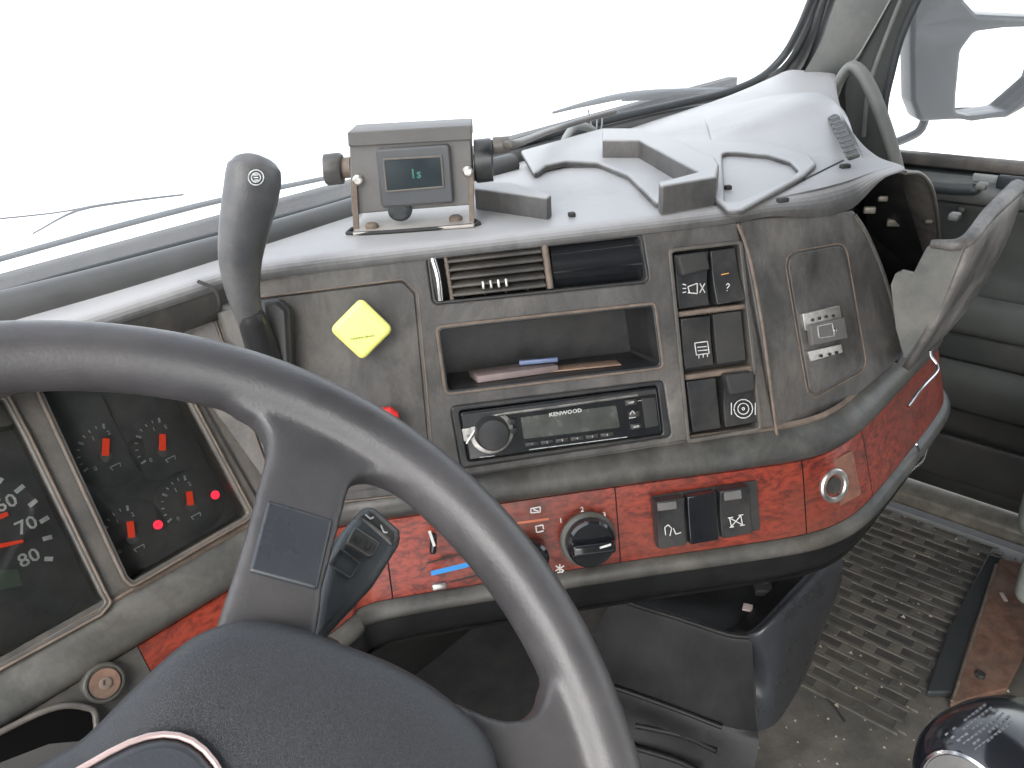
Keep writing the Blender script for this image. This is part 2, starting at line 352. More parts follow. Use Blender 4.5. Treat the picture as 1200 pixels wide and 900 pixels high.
def quad_box(name, pl, pts, h0, h1, m, parent, bev=.0012, r=.0015, label=None): return plate(name, pl, pts, h0, h1, m, parent, r=r, bev=bev, label=label)
def text(name, s, M4, size, m, parent, label=None, sx=1, shear=0):
    c = bpy.data.curves.new('lettering', 'FONT'); c.body = s; c.size = size; c.align_x = 'CENTER'; c.align_y = 'CENTER'; c.extrude = .00008; c.resolution_u = 2; c.offset = size*.012
    o = bpy.data.objects.new('lettering', c); COL.objects.link(o)
    dg = bpy.context.evaluated_depsgraph_get(); dg.update(); me = bpy.data.meshes.new_from_object(o.evaluated_get(dg)); bpy.data.objects.remove(o); bpy.data.curves.remove(c)
    me.materials.clear(); me.transform(M4 @ Matrix.Diagonal((sx, 1, 1, 1))); return link(name, me, m, parent, label)
def print_lines(name, pl, segs, wd, h, m, parent, px=True, label=None):
    """flat printed strokes, each a thin bar on the face: [(x0,y0,x1,y1)]"""
    V = []; f = []
    for s in segs:
        a = np.array(pl.loc(s[0], s[1], h) if px else s[:2]); b = np.array(pl.loc(s[2], s[3], h) if px else s[2:4]); w_ = s[4] if len(s) > 4 else wd
        d = b-a; L = np.linalg.norm(d)+1e-9; nn = np.array([-d[1], d[0]])/L*w_/2
        i = len(V)
        for hh in (h, h+.0002):
            for q in (a-nn, b-nn, b+nn, a+nn): V.append(pl.w(q[0], q[1], hh))
        f += [(i+4, i+5, i+6, i+7), (i, i+3, i+2, i+1)]+[(i+k, i+(k+1) % 4, i+4+(k+1) % 4, i+4+k) for k in range(4)]
    return link(name, mesh(name, V, f), m, parent, label)
def ring_pts(cx, cy, r, n=16, a0=0, a1=360): return [(cx+r*cos(R(a0+(a1-a0)*k/n)), cy+r*sin(R(a0+(a1-a0)*k/n))) for k in range(n+1)]
def ring_segs(cx, cy, r, n=16, a0=0, a1=360):
    p = ring_pts(cx, cy, r, n, a0, a1); return [(*p[k], *p[k+1]) for k in range(n)]

# ------------------------------------------------------------------ outside
g = struct(link('ground', mesh('ground', [(-1500, -1500, -1.35), (1500, -1500, -1.35), (1500, 1500, -1.35), (-1500, 1500, -1.35)], [(0, 1, 2, 3)]), groundm))

GO = np.array([0, .74, 1.0]); GN = np.array([0, -1, -.613]); GN = GN/np.linalg.norm(GN)
def gl(px, py, h=0): return hit(px, py, GO+GN*h, GN)
cab = thing('truck_cab', 'cab of a truck seen from inside, its windscreen edged in dark rubber', 'truck cab', (0, 0, .2))
me = mesh('windshield', [(-1.12, .74, 1.0), (1.12, .74, 1.0), (1.06, .25, 1.80), (-1.06, .25, 1.80)], [(0, 1, 2, 3)])
link('windshield', me, winglass, cab)
seal_px = [(-160, 395), (-80, 371), (0, 346), (100, 318), (200, 291), (300, 264), (400, 237), (500, 204), (600, 170), (700, 143), (800, 120), (855, 107), (893, 90), (918, 66), (936, 36), (950, 4), (968, -40), (1005, -120)]
tube('windshield_seal', [gl(*p, .012) for p in seal_px], [.0035, .0045, .007, .009], rubber, cab, n=5, seg=10)
tr = [(520, 205), (600, 184), (700, 158), (800, 134), (865, 122), (908, 102), (934, 74), (952, 42), (966, 4), (984, -40), (1020, -120)]
tube('windshield_trim', [gl(*p, .02) for p in tr], [.011, .012, .010], rollm, cab, n=5, seg=12)
tr2 = [(880, 128), (915, 112), (942, 84), (960, 46), (973, 6), (990, -40), (1030, -120)]
tube('pillar_seam', [gl(*p, .035) for p in tr2], .007, rubber, cab, n=5, seg=10)
# thick padded roll in front of the glass on the driver side
tube('defroster_roll', [atz(*p, 1.016) for p in [(-200, 433), (-80, 400), (20, 372), (120, 344), (220, 314), (320, 283), (420, 250), (520, 216), (600, 192)]], [.024, .021, .019, .016, .012], rollm, cab, n=5, seg=16)
# side wall and pillar
c1 = [atx(*p, 1.045) for p in [(1030, -160), (1000, -60), (980, 0), (966, 40), (948, 75), (925, 108), (900, 125)]]
c1b = [p+np.array([.012, 0, 0]) for p in [atx(*q, 1.045) for q in [(1062, -160), (1025, -60), (1008, 0), (992, 40), (972, 75), (945, 105), (925, 120)]]]
c2 = [atx(*p, 1.075) for p in [(1110, -160), (1065, -60), (1042, 0), (1015, 52), (1000, 76), (975, 95), (940, 108)]]
loft('pillar_trim', [c1, c1b, c2], pillar_lt, cab, 4, 4)
loft('pillar_backing', [[p+EX*.05 for p in c1], [p+EX*.05 for p in c2], [p+EX*.03 for p in [atx(*q, 1.10) for q in [(1165, -160), (1095, -60), (1064, 0), (1045, 45), (1032, 90), (1026, 130), (1010, 190)]]]], pillar_dk, cab, 3, 1)  # sheet added behind the pillar to stop outside light leaking in
loft('pillar_joint', [[gl(*p, .008) for p in [(870, 106), (915, 78), (938, 42), (956, 0), (974, -50), (1010, -130)]], [gl(*p, .022) for p in [(880, 124), (920, 98), (948, 56), (966, 6), (986, -44), (1024, -126)]], [gl(*p, .03) for p in [(905, 128), (940, 100), (962, 60), (978, 8), (998, -42), (1040, -126)]]], rubber, cab, 4, 1)
c2b = [p+EX*.012 for p in c2[:5]]+[atx(990, 110, 1.09), atx(1000, 190, 1.09), atx(1000, 330, 1.09)]
c3 = [atx(*p, 1.10) for p in [(1175, -160), (1105, -60), (1074, 0), (1055, 45), (1042, 90), (1036, 130), (1052, 190), (1052, 330)]]
loft('pillar_side', [c2b, c3], pillar_dk, cab, 3, 1)
tube('trim_wire', [atx(*p, 1.055) for p in [(1075, -60), (1043, 0), (1016, 48), (1000, 72), (975, 92), (945, 102), (925, 104)]], .0013, lightcable, cab, n=5, seg=6)
tube('frame_highlight', [atx(*p, 1.07) for p in [(1086, -60), (1056, 0), (1040, 40), (1025, 80), (1017, 110), (1012, 160)]], .004, pillar_lt, cab, n=4, seg=8)  # pale tube standing in for the highlight line on the dark frame
tube('door_frame_seal', [atx(*p, 1.09) for p in [(1112, -60), (1076, 0), (1056, 45), (1044, 90), (1037, 125), (1040, 155), (1055, 190)]], .006, rubber, cab, n=4, seg=8)
tube('grab_handle', [atx(*p, .97) for p in [(975, 120), (985, 92), (998, 78), (1010, 86), (1022, 108), (1036, 145), (1047, 180), (1054, 205)]], [.010, .012, .014, .015, .015, .013], pillar_lt, cab, n=5, seg=14, flat=.7)
# roof, rear wall and firewall close the cab
loft('rear_wall', [[(-1.05, -1.3, 1.95), (1.05, -1.3, 1.95)], [(-1.05, -1.3, .2), (1.05, -1.3, .2)]], door_lt, cab, 1, 1, thick=.03)
loft('roof_panel', [[(-1.05, .27, 1.80), (0, .27, 1.82), (1.05, .27, 1.80)], [(-1.05, -.3, 1.95), (0, -.3, 1.97), (1.05, -.3, 1.95)], [(-1.05, -1.3, 1.95), (0, -1.3, 1.97), (1.05, -1.3, 1.95)]], door_lt, cab, 3, 2, thick=.03)
loft('firewall', [[(-1.1, .80, 1.0), (1.1, .80, 1.0)], [(-1.1, .80, .2), (1.1, .80, .2)]], matte, cab, 1, 1, thick=.02)
loft('left_side_wall', [[(-1.1, .80, .95), (-1.1, .2, .87)], [(-1.1, .80, .2), (-1.1, .2, .2)]], doorm, cab, 1, 1, thick=.02)
# cowl and wiper arms outside
tube('outer_cowl_edge', [gl(*p, -.10) for p in [(-160, 350), (-60, 320), (20, 298), (150, 262), (270, 232), (390, 207)]], [.002, .003, .0035, .003], cowlm, cab, n=3, seg=8, label='grey outer edge of the bonnet behind the glass')
w1 = thing('windshield_wiper', 'pale wiper blade lying along the base of the glass on the passenger side', 'wiper', gl(860, 100, -.04), 'wipers outside the windscreen')
tube('blade', [gl(*p, -.03) for p in [(648, 132), (690, 121), (740, 111), (800, 107), (858, 105)]], [.002, .005, .006, .004], cowlm, w1, n=4, seg=8)
tube('arm', [gl(*p, -.045) for p in [(730, 116), (800, 112), (872, 106)]], .004, cowlm, w1, n=3, seg=8)
w2 = thing('windshield_wiper', 'faint thin wiper blade showing through the glass at far left', 'wiper', gl(40, 270, -.04), 'wipers outside the windscreen')
tube('blade', [gl(*p, -.035) for p in [(38, 274), (90, 247), (150, 236), (215, 228)]], [.0008, .0014, .001], mirrorm, w2, n=4, seg=8)
tube('arm', [gl(*p, -.05) for p in [(-60, 262), (60, 250), (110, 241)]], .0008, mirrorm, w2, n=3, seg=8)
# ------------------------------------------------------------------ mirror outside
MP = Plane((1.42, .45, 1.0), 40, -6)
mir = thing('door_mirror', 'tall pale grey door mirror with two rounded glasses outside the side window', 'mirror', MP.px(1090, 150, 0))
plate('housing', MP, [(1073, -120), (1068, 60), (1069, 120), (1078, 143), (1118, 141), (1180, 139), (1218, 118), (1240, 60), (1250, -120)], -.01, .035, mirrorm, mir,
      holes=[[(1121, 133), (1122, 110), (1127, 60), (1143, 38), (1180, 33), (1236, 31), (1222, 95), (1180, 131), (1140, 137)], [(1124, -100), (1131, 0), (1146, 17), (1238, 22), (1240, -100)]], r=.02, hr=.018, bev=.008)
mg = plate('glass', MP, [(1117, 140), (1120, 28), (1242, 22), (1240, 100), (1180, 139)], -.004, .004, mglass, mir, bev=.001, label='large lower mirror glass')
mg = plate('glass', MP, [(1120, -105), (1125, 21), (1242, 25), (1244, -105)], -.004, .004, mglass, mir, bev=.001, label='upper mirror glass')
tube('arm', [MP.px(*p, -.01) for p in [(1040, 170), (1062, 162), (1080, 150), (1087, 120)]], .009, mirrorm, mir, n=4)

# ------------------------------------------------------------------ passenger door
door = thing('passenger_door', 'closed grey green passenger door with padded bands and a bright sill', 'door', (1.1, .2, .2))
link('window_pane', mesh('window_pane', [(1.125, -.9, .86), (1.125, .62, .86), (1.11, .42, 1.4), (1.09, .2, 1.8), (1.09, -.9, 1.8)], [(0, 1, 2, 3, 4)]), sideglass, door)
def doorstrip(name, prof, m, label=None, y0=-.6, y1=.66, bev=0):
    return loft(name, [[(x, y1, z), (x, y0, z)] for x, z in prof], m, door, 1, 3, thick=.004, label=label, ang=40)
doorstrip('window_rubber', [(1.12, .885), (1.105, .884), (1.10, .876), (1.10, .868)], bezelm, 'grey rubber along the window base')
doorstrip('rubber_groove', [(1.108, .869), (1.11, .862), (1.095, .858)], rubber)
doorstrip('door_ledge', [(1.10, .858), (1.075, .856), (1.055, .850), (1.05, .838), (1.06, .822)], pillar_lt, 'light ledge under the side window')
doorstrip('upper_panel', [(1.062, .824), (1.068, .78), (1.066, .72), (1.05, .695), (1.04, .672)], doorm)
doorstrip('padded_band', [(1.045, .675), (1.025, .665), (1.018, .64), (1.022, .615), (1.036, .606)], door_lt)
doorstrip('padded_band', [(1.036, .604), (1.030, .597), (1.03, .565), (1.036, .556)], doorm, 'darker padded band')
doorstrip('padded_band', [(1.036, .553), (1.022, .545), (1.015, .52), (1.03, .48), (1.05, .452)], door_lt, 'lowest padded band fading into shade')
doorstrip('lower_panel', [(1.05, .454), (1.062, .44), (1.07, .35), (1.075, .262)], door_dk)
doorstrip('map_pocket', [(1.05, .395), (1.035, .40), (1.035, .392), (1.05, .31), (1.068, .30)], door_dk)
doorstrip('sill_plate', [(1.09, .262), (1.085, .258), (1.04, .248), (1.036, .24), (1.036, .222)], sillm, 'bright worn sill strip')
a = [atx(*p, 1.045) for p in [(1085, 218), (1110, 221), (1140, 222), (1146, 219)]]
tube('inner_handle', a, [.008, .010, .010, .006], rubber, door, n=4)
box('handle_plate', Matrix.Translation(Vector(atx(1158, 209, 1.056)))@Matrix.Rotation(-pi/2, 4, 'Y'), .014, .045, .006, lightcable, door, bev=.003)
box('latch_knob', Matrix.Translation(Vector(atx(1128, 245, 1.055)))@Matrix.Rotation(-pi/2, 4, 'Y'), .010, .012, .01, doorm, door, bev=.003)
box('latch_bezel', Matrix.Translation(Vector(atx(1190, 214, 1.05)))@Matrix.Rotation(-pi/2, 4, 'Y'), .022, .05, .01, rubber, door, bev=.003)

# ------------------------------------------------------------------ floor
ZF = .2
FLP = Plane((0, 0, ZF), 0, 90)
struct(link('floor', mesh('floor', [(-1.12, -1.2, ZF-.004), (1.1, -1.2, ZF-.004), (1.1, .82, ZF-.004), (-1.12, .82, ZF-.004)], [(0, 1, 2, 3)]), matte))
fm = thing('floor_mat', 'worn dark rubber floor mat with a grid of long slots on the passenger side', 'floor mat', (.7, .2, ZF))
plate('slot_floor', FLP, [(.502, .157), (1.018, .157), (1.018, .598), (.502, .598)], .0078, .0088, mat('slot_shade_rubber', (.045, .043, .040), .7, var=.3, dust=(.16, .14, .11), dustamt=.5), fm, px=False, bev=.0002)  # mat rubber in a darker tone, recess shade put into its colour
plate('mat_base', FLP, [(.30, -.5), (1.035, -.5), (1.035, .70), (.30, .70)], 0, .008, matm, fm, px=False, r=.02, bev=.002)
V = []; f = []
def bar(x0, x1, y0, y1, z0, z1):
    i = len(V); c = .0012
    V.extend([(x0, y0, z0), (x1, y0, z0), (x1, y1, z0), (x0, y1, z0), (x0+c, y0+c, z1), (x1-c, y0+c, z1), (x1-c, y1-c, z1), (x0+c, y1-c, z1)])
    f.extend([(i+4, i+5, i+6, i+7)]+[(i+k, i+(k+1) % 4, i+4+(k+1) % 4, i+4+k) for k in range(4)])
nx = 21; X0, X1 = .50, 1.02; dx = (X1-X0)/nx
for i in range(nx+1): bar(X0+i*dx-.0042, X0+i*dx+.0042, .155, .60, ZF+.007, ZF+.0112)
for i in range(nx):
    y = .155+(.032 if i % 2 else 0)
    while y < .6: bar(X0+i*dx+.004, X0+(i+1)*dx-.004, y-.010, y+.010, ZF+.007, ZF+.0110); y += .060
link('tread_web', mesh('tread_web', V, f), matm, fm)
tube('mat_fold', [FLP.px(*p, .008) for p in [(925, 795), (955, 806), (972, 822), (990, 846)]], .0022, matte, fm, n=4, seg=8)
rb = thing('rusty_floor_bracket', 'flat rusty steel plate with a black rubber edge lying on the floor', 'metal plate', FLP.px(1150, 740))
plate('rubber_edge', FLP, [(1158, 650), (1180, 655), (1150, 730), (1118, 812), (1085, 812), (1110, 740)], .010, .022, rubber, rb, r=.004, bev=.003, ph=.02)
plate('steel_plate', FLP, [(1172, 655), (1230, 668), (1215, 740), (1180, 808), (1150, 815), (1112, 828), (1138, 740)], .014, .026, rust, rb, r=.004, bev=.002, ph=.024)
tube('raised_lip', [FLP.px(*p, .028) for p in [(1168, 662), (1142, 742), (1116, 822)]], .003, edgem, rb, n=3, seg=8)
b0 = FLP.loc(1148, 792, .026); lathe('bolt_head', FLP, *b0, [(.008, .024), (.008, .030), (.006, .032)], matte, rb, seg=6)
b0 = FLP.loc(1176, 700, .026); box('paper_crumb', FLP.mat(*b0, .026, .6), .02, .006, .002, paper, rb, bev=.0005)

V = []; f = []
rg = random.Random(7)
for k in range(420):
    x_, y_ = rg.uniform(.33, 1.03), rg.uniform(-.1, .62); s_ = rg.uniform(.0008, .0026)*(1 if rg.random() < .93 else 1.8); i = len(V); z_ = ZF+.0085+(.0025 if (x_ > .5 and y_ > .155) else 0)
    V.extend([(x_+s_, y_, z_), (x_-s_*.6, y_+s_*.9, z_), (x_-s_*.5, y_-s_, z_), (x_+s_*.1, y_, z_+s_*1.1)]); f.extend([(i, i+1, i+3), (i+1, i+2, i+3), (i+2, i, i+3)])
gr_ = link('floor_grit', mesh('floor_grit', V, f), mat('grit', (.26, .23, .19), .9, var=.5, scale=200), None); gr_['kind'] = 'stuff'; gr_['label'] = 'scattered grit and crumbs on the floor mat'; gr_['category'] = 'grit'
# ------------------------------------------------------------------ seat
seat = thing('passenger_seat', 'pale green grey fabric seat corner at the right edge', 'seat', (.85, -.2, ZF))
def rbox(name, x0, x1, y0, y1, z0, z1, m, par, bev):
    return box(name, Matrix.Translation(((x0+x1)/2, (y0+y1)/2, z0)), x1-x0, y1-y0, z1-z0, m, par, bev=bev, seg=5)
rbox('cushion', .60, 1.0, -.50, .105, .50, .665, seatm, seat, .045)
rbox('cushion_skirt', .63, .99, -.50, .085, .40, .52, seatm, seat, .02)
rbox('seat_base', .68, .98, -.45, .02, ZF, .42, matte, seat, .01)

# ------------------------------------------------------------------ dashboard body
dash = thing('dashboard', 'wraparound dusty grey truck dashboard with red burl wood strip', 'dashboard', (.1, .55, ZF))
def poly_smooth(P, it=2, n=110):
    P = np.asarray(P, float)
    for _ in range(it):
        Q = [P[0]]
        for i in range(len(P)-1): Q += [P[i]*.75+P[i+1]*.25, P[i]*.25+P[i+1]*.75]
        Q.append(P[-1]); P = np.array(Q)
    d = np.r_[0, np.cumsum(np.linalg.norm(np.diff(P, axis=0), axis=1))]; t = np.linspace(0, d[-1], n)
    return np.stack([np.interp(t, d, P[:, k]) for k in range(P.shape[1])], 1)
T27, T16 = math.tan(R(27)), math.tan(R(16))
# plan outline at z=.79: x, y, slope of the face there
PL = poly_smooth([(-.80, .515, T27), (-.30, .515, T27), (-.15, .515, T27), (-.115, .513, .38), (-.075, .478, T16), (.082, .352, T16), (.18, .270, T16), (.225, .235, .30), (.262, .221, .31), (.308, .217, .31), (.403, .217, .31), (.50, .217, .3), (.548, .219, .28), (.585, .238, .25), (.602, .275, .2), (.612, .33, .15), (.62, .5, .1), (.62, .74, .1)], 2, 240)
nrm = np.gradient(PL[:, :2], axis=0); nrm = np.stack([nrm[:, 1], -nrm[:, 0]], 1); nrm /= np.linalg.norm(nrm, axis=1)[:, None]
def drow(z, d, i0=0, i1=None, tilt=True):
    p = PL[i0:i1]; nn = nrm[i0:i1]; off = (.79-z)*p[:, 2:3]*(1 if tilt else 0)+d
    return np.c_[p[:, :2]+nn*off, np.full(len(p), z)]
def idx(x): return int(np.argmin(np.abs(PL[:200, 0]-x)))
loft('ledge', [drow(.824, -.004), drow(.820, .001), drow(.815, .006), drow(.807, .010), drow(.799, .009), drow(.793, .004), drow(.790, -.001)], ledgem, dash, 1, 2)
loft('ledge_edge', [drow(.8265, -.003), drow(.8245, .0005), drow(.822, -.001)], edgem, dash, 1, 1)
loft('lower_lip', [drow(.7185, 0), drow(.717, .005), drow(.712, .0075), drow(.706, .006), drow(.702, .001)], ledgem, dash, 1, 2)
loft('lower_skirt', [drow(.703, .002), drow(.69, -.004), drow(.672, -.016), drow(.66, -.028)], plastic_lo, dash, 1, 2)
loft('underside', [drow(.661, -.022), drow(.655, -.04), drow(.62, -.09), drow(.58, -.16), drow(.56, -.24)], matte, dash, 1, 2, label='dark underside of the dashboard')
seams = [-.298, -.083, .082, .222, .309, .598]
labs = ['wood strip under the instruments', None, 'wood strip with three rockers', 'wood strip with lighter socket', 'wood strip on the curved passenger corner']
for k in range(5):
    i0, i1 = idx(seams[k]), idx(seams[k+1])+1
    if k == 4: i1 = idx(.6)+3
    z1 = .797 if k == 0 else .790
    def sh(q):
        q = q.copy(); q[0] += (q[1]-q[0])*(.0006/np.linalg.norm(q[1]-q[0])); q[-1] += (q[-2]-q[-1])*(.0006/np.linalg.norm(q[-2]-q[-1])); return q
    loft('wood_panel', [sh(drow(.7905, -.006, i0, i1)), sh(drow(.7895, -.001, i0, i1)), sh(drow(.786, .0012, i0, i1)), sh(drow(.755, .0015, i0, i1)), sh(drow(.723, .0012, i0, i1)), sh(drow(.7195, -.001, i0, i1)), sh(drow(.7185, -.006, i0, i1))], wood, dash, 1, 2, label=labs[k])
loft('trim_backing', [drow(.792, -.004), drow(.716, -.004)], matte, dash, 1, 1)
# driver side lower panel below the wood strip
ii = idx(-.12)
loft('driver_lower_panel', [drow(.7905, .0008, 0, idx(-.30)+1), drow(.755, .0012, 0, idx(-.30)+1), drow(.7185, .001, 0, idx(-.30)+1)], bezelm, dash, 1, 2)

# faces
def pc_s(s, z, h=0): return PC.w(s, (z-PC.o[2]-PC.n[2]*h)/PC.v[2], h)
def loc3(pl, p): q = np.asarray(p)-pl.o; return (float(q@pl.u), float(q@pl.v))
def corner(z):   # where centre panel meets the instrument face
    y = .52+(z-.8)*T27; q = pc_s(0, z); s = -(y-q[1])/sin(R(37)); return s
cz = [(corner(z), loc3(PC, pc_s(0, z))[1]) for z in (.825, .90, 1.0095)]
crT, crB = PC.loc(864, 262), PC.loc(909, 515)
crB2 = (crB[0], loc3(PC, pc_s(0, .8255))[1]); crT2 = (crT[0], loc3(PC, pc_s(0, 1.0095))[1])
hl_vent = [(500, 301), (752, 274), (761, 331), (508, 357)]
hl_tray = [(511, 383), (767, 355), (777, 431), (522, 462)]
hl_radio = [(528, 477), (777, 446), (787, 512), (541, 549)]
hl_sw = [(784, 293), (868, 283), (892, 503), (806, 518)]
hl_lp = [(246, 358), (472, 330), (486, 345), (501, 508), (508, 572), (330, 592)]
plate('center_panel', PC, [cz[0], crB2, crT2, cz[2], cz[1]], -.010, 0, plastic, dash, holes=[[PC.loc(*p) for p in h] for h in (hl_vent, hl_tray, hl_radio, hl_sw, hl_lp)], hr=.006, bev=.0018, px=False)
# side panel, turned a little more to the passenger
class Plane3(Plane):
    def __init__(s, A, B, C):
        s.o = np.asarray(A, float); v = np.asarray(B)-s.o; n = np.cross(np.asarray(C)-s.o, v); n /= np.linalg.norm(n)
        s.n = n; s.u = np.cross(EZ, n); s.u /= np.linalg.norm(s.u); s.u = s.u if s.u[0] > 0 else -s.u; s.v = np.cross(n, s.u)
        if s.v[2] < 0: s.v = -s.v; s.n = -s.n
A_, B_ = PC.w(*crB2), PC.w(*crT2)
PR = Plane3(A_, B_, np.array([.312, .228, .8255]))
prx = [(913, 514), (867, 257), (930, 251), (1001, 246), (1012, 266), (1034, 318), (1050, 372), (1059, 412), (1045, 431), (1000, 468), (955, 498)]
plate('side_panel', PR, prx, -.010, 0, plastic, dash, r=.006, bev=.0025)
plate('storage_flap', PR, [(922, 299), (989, 287), (1013, 429), (951, 467)], 0, .0022, plastic, dash, r=.014, bev=.001, label='flat panel with rounded corners on the side face')
frame('flap_groove', PR, [(918, 296), (992, 283), (1018, 432), (948, 472)], .0013, -.0002, .0012, edgem, dash, r=.016, bev=.0004)
tube('panel_seam', [PC.px(*p, .0004) for p in [(864, 262), (878, 300), (893, 380), (905, 470), (911, 514)]], .0016, edgem, dash, n=2, seg=6, label='worn brown seam beside the switches')
lathe('screw_cap', PR, *PR.loc(927, 508), [(.0, .0), (.0045, 0), (.0045, .0015), (.003, .0022)], white_p, dash, seg=12)
# metal bracket on the flap
for pts, hh in (([(941, 368), (984, 358), (988, 378), (944, 388)], .004), ([(947, 412), (986, 403), (988, 413), (950, 424)], .004)):
    plate('bracket_plate', PR, pts, .002, .002+hh, metal, dash, r=.001, bev=.0005)
plate('bracket_plate', PR, [(950, 381), (990, 372), (994, 396), (953, 405)], .004, .010, monm, dash, r=.001, bev=.0008, label='raised grey centre of the bracket')
frame('bracket_rim', PR, [(958, 382), (976, 378), (979, 394), (960, 397)], .001, .010, .0112, metal, dash, r=.002, bev=.0003)
for p in [(968, 387)]: lathe('screw', PR, *PR.loc(*p), [(.002, .010), (.002, .012), (.001, .0125)], chrome, dash, seg=10)
for p in [(952, 375), (960, 373), (968, 371), (976, 370), (962, 417), (972, 415), (980, 413)]: lathe('screw', PR, *PR.loc(*p, .006), [(.0016, .006), (.0016, .0072)], matte, dash, seg=8)

# sunken left panel with brake knobs
lp2 = [PC.loc(*p) for p in hl_lp]
plate('brake_panel', PC, [(a*1.0, b) for a, b in lp2], -.006, -.0015, plastic, dash, px=False, r=.008, bev=.001)
frame('brake_panel_groove', PC, [(244, 355), (474, 326), (491, 343), (506, 508), (514, 577), (328, 597)], .0013, -.0002, .0008, edgem, dash, r=.009, bev=.0003)
yk = PC.loc(424, 385, .014)
sq = [(.0255*cos(R(a)+R(-7)), .0255*sin(R(a)+R(-7))) for a in (0, 90, 180, 270)]
me = curve_mesh(roundpoly(sq, .006), [], .012, .004); me.transform(PC.mat(yk[0], yk[1], .012)); link('parking_brake_knob', me, yellow, dash, 'yellow diamond shaped knob', smooth=True)
lathe('knob_stem', PC, yk[0], yk[1], [(.011, -.003), (.011, .003), (.006, .004), (.006, .013)], matte, dash)
text('knob_lettering', 'PARKING BRAKE', PC.mat(yk[0], yk[1]-.006, .0243, R(2)), .0026, mat('worn_green_print', (.16, .19, .02), .5, bump=0), dash)
rk = PC.loc(458, 482, .014)
me = curve_mesh(roundpoly([(.011*cos(R(a)), .011*sin(R(a))) for a in range(22, 382, 45)], .001), [], .010, .003); me.transform(PC.mat(rk[0]-.004, rk[1]-.006, .010)); link('trailer_supply_knob', me, red_p, dash, 'red knob mostly behind the steering wheel', smooth=True)
lathe('knob_stem', PC, rk[0]-.004, rk[1]-.006, [(.008, -.003), (.006, .004), (.006, .011)], matte, dash)
# seam strips to the left of the lever
tube('hood_seam', [(-.160, .568, 1.0215), (-.152, .560, 1.014), (-.150, .562, 1.0), (-.148, .575, .99)], .0016, matte, dash, n=4, seg=6)

# upper surface
TP = poly_smooth([(-.80, .568), (-.30, .568), (-.15, .568), (-.125, .567), (-.10, .553), (.0, .4785), (.12, .388), (.205, .3225), (.228, .312), (.28, .292), (.34, .272), (.39, .262), (.43, .252), (.448, .257), (.470, .295), (.60, .373), (.80, .47), (1.06, .58)], 2, 200)
tn = np.gradient(TP, axis=0); tn = np.stack([tn[:, 1], -tn[:, 0]], 1); tn /= np.linalg.norm(tn, axis=1)[:, None]
bx = np.interp(np.arange(200), np.r_[np.linspace(0, 199, 6)], [-.95, -.45, .0, .45, .85, 1.09])
back = np.c_[bx, np.full(200, .735)]
def trow(d, z): return np.c_[TP+tn*d, np.full(200, z)]
ww_ = np.clip((TP[:, 0]-.232)/.09, 0, 1); ww_ = (ww_*ww_*(3-2*ww_))[:, None]*np.array([[0, 0, 1.]])
rows = [trow(-.0022, 1.0088)-.0145*ww_, trow(-.0032, 1.0130)-.010*ww_, trow(-.0065, 1.0175)-.0065*ww_, trow(-.012, 1.0200)-.0030*ww_, trow(-.021, 1.0205)]
w3 = np.clip((TP[:, 0]-.345)/.06, 0, 1); w3 = (w3*w3*(3-2*w3))
for k_, q_ in enumerate(rows): q_[:, 2] = q_[:, 2]*(1-w3)+(1.0160, 1.0175, 1.0188, 1.0198, 1.0205)[k_]*w3
fr0 = TP+tn*-.021
for t_, z in ((.15, 1.021), (.35, 1.021), (.5, 1.0205), (.66, 1.015), (.80, 1.004), (1.0, .985)):
    q = fr0*(1-t_)+back*t_; rows.append(np.c_[q, np.full(200, z)])
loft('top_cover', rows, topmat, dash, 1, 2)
loft('light_leak_sheet', [trow(-.105, 1.014), trow(-.105, .82)], matte, dash, 1, 1, label='dark sheet added behind the dash face to stop light gaps')  # unseen sheet added to block bright gaps behind the face
# hood over the instruments: front and inner face
loft('instrument_hood', [[(-.80, .5712, 1.0095), (-.128, .5712, 1.0095)], [(-.80, .572, .992), (-.128, .572, .992)], [(-.80, .58, .982), (-.128, .58, .982)], [(-.80, .612, .978), (-.128, .612, .978)]], bezelm, dash, 1, 1)
# right outer flank of the dashboard
r0 = [(.47, .31, 1.0), (.60, .38, 1.0), (.80, .475, 1.0), (1.05, .585, 1.0)]
r1 = [(.60, .33, .80), (.66, .40, .80), (.82, .50, .80), (1.05, .58, .80)]
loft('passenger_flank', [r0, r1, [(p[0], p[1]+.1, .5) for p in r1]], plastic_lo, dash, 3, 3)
TOP = Plane((0, 0, 1.0205), 0, 90)
# moulded shapes on the dash top
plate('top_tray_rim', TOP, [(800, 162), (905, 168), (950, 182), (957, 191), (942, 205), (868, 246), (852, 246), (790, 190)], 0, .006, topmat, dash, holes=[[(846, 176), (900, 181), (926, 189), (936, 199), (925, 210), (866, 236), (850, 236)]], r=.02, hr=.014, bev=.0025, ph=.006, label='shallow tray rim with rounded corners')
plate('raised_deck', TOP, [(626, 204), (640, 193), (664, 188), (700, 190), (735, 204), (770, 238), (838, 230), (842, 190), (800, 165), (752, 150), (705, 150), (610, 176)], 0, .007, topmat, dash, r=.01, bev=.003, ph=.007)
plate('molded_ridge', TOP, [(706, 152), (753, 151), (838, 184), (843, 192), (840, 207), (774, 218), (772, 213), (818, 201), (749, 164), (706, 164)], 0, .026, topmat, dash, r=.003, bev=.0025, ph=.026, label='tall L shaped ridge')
plate('molded_ridge', TOP, [(556, 213), (600, 213), (646, 228), (641, 232), (556, 221)], 0, .020, topmat, dash, r=.002, bev=.002, ph=.02, label='short low ridge by the monitor')
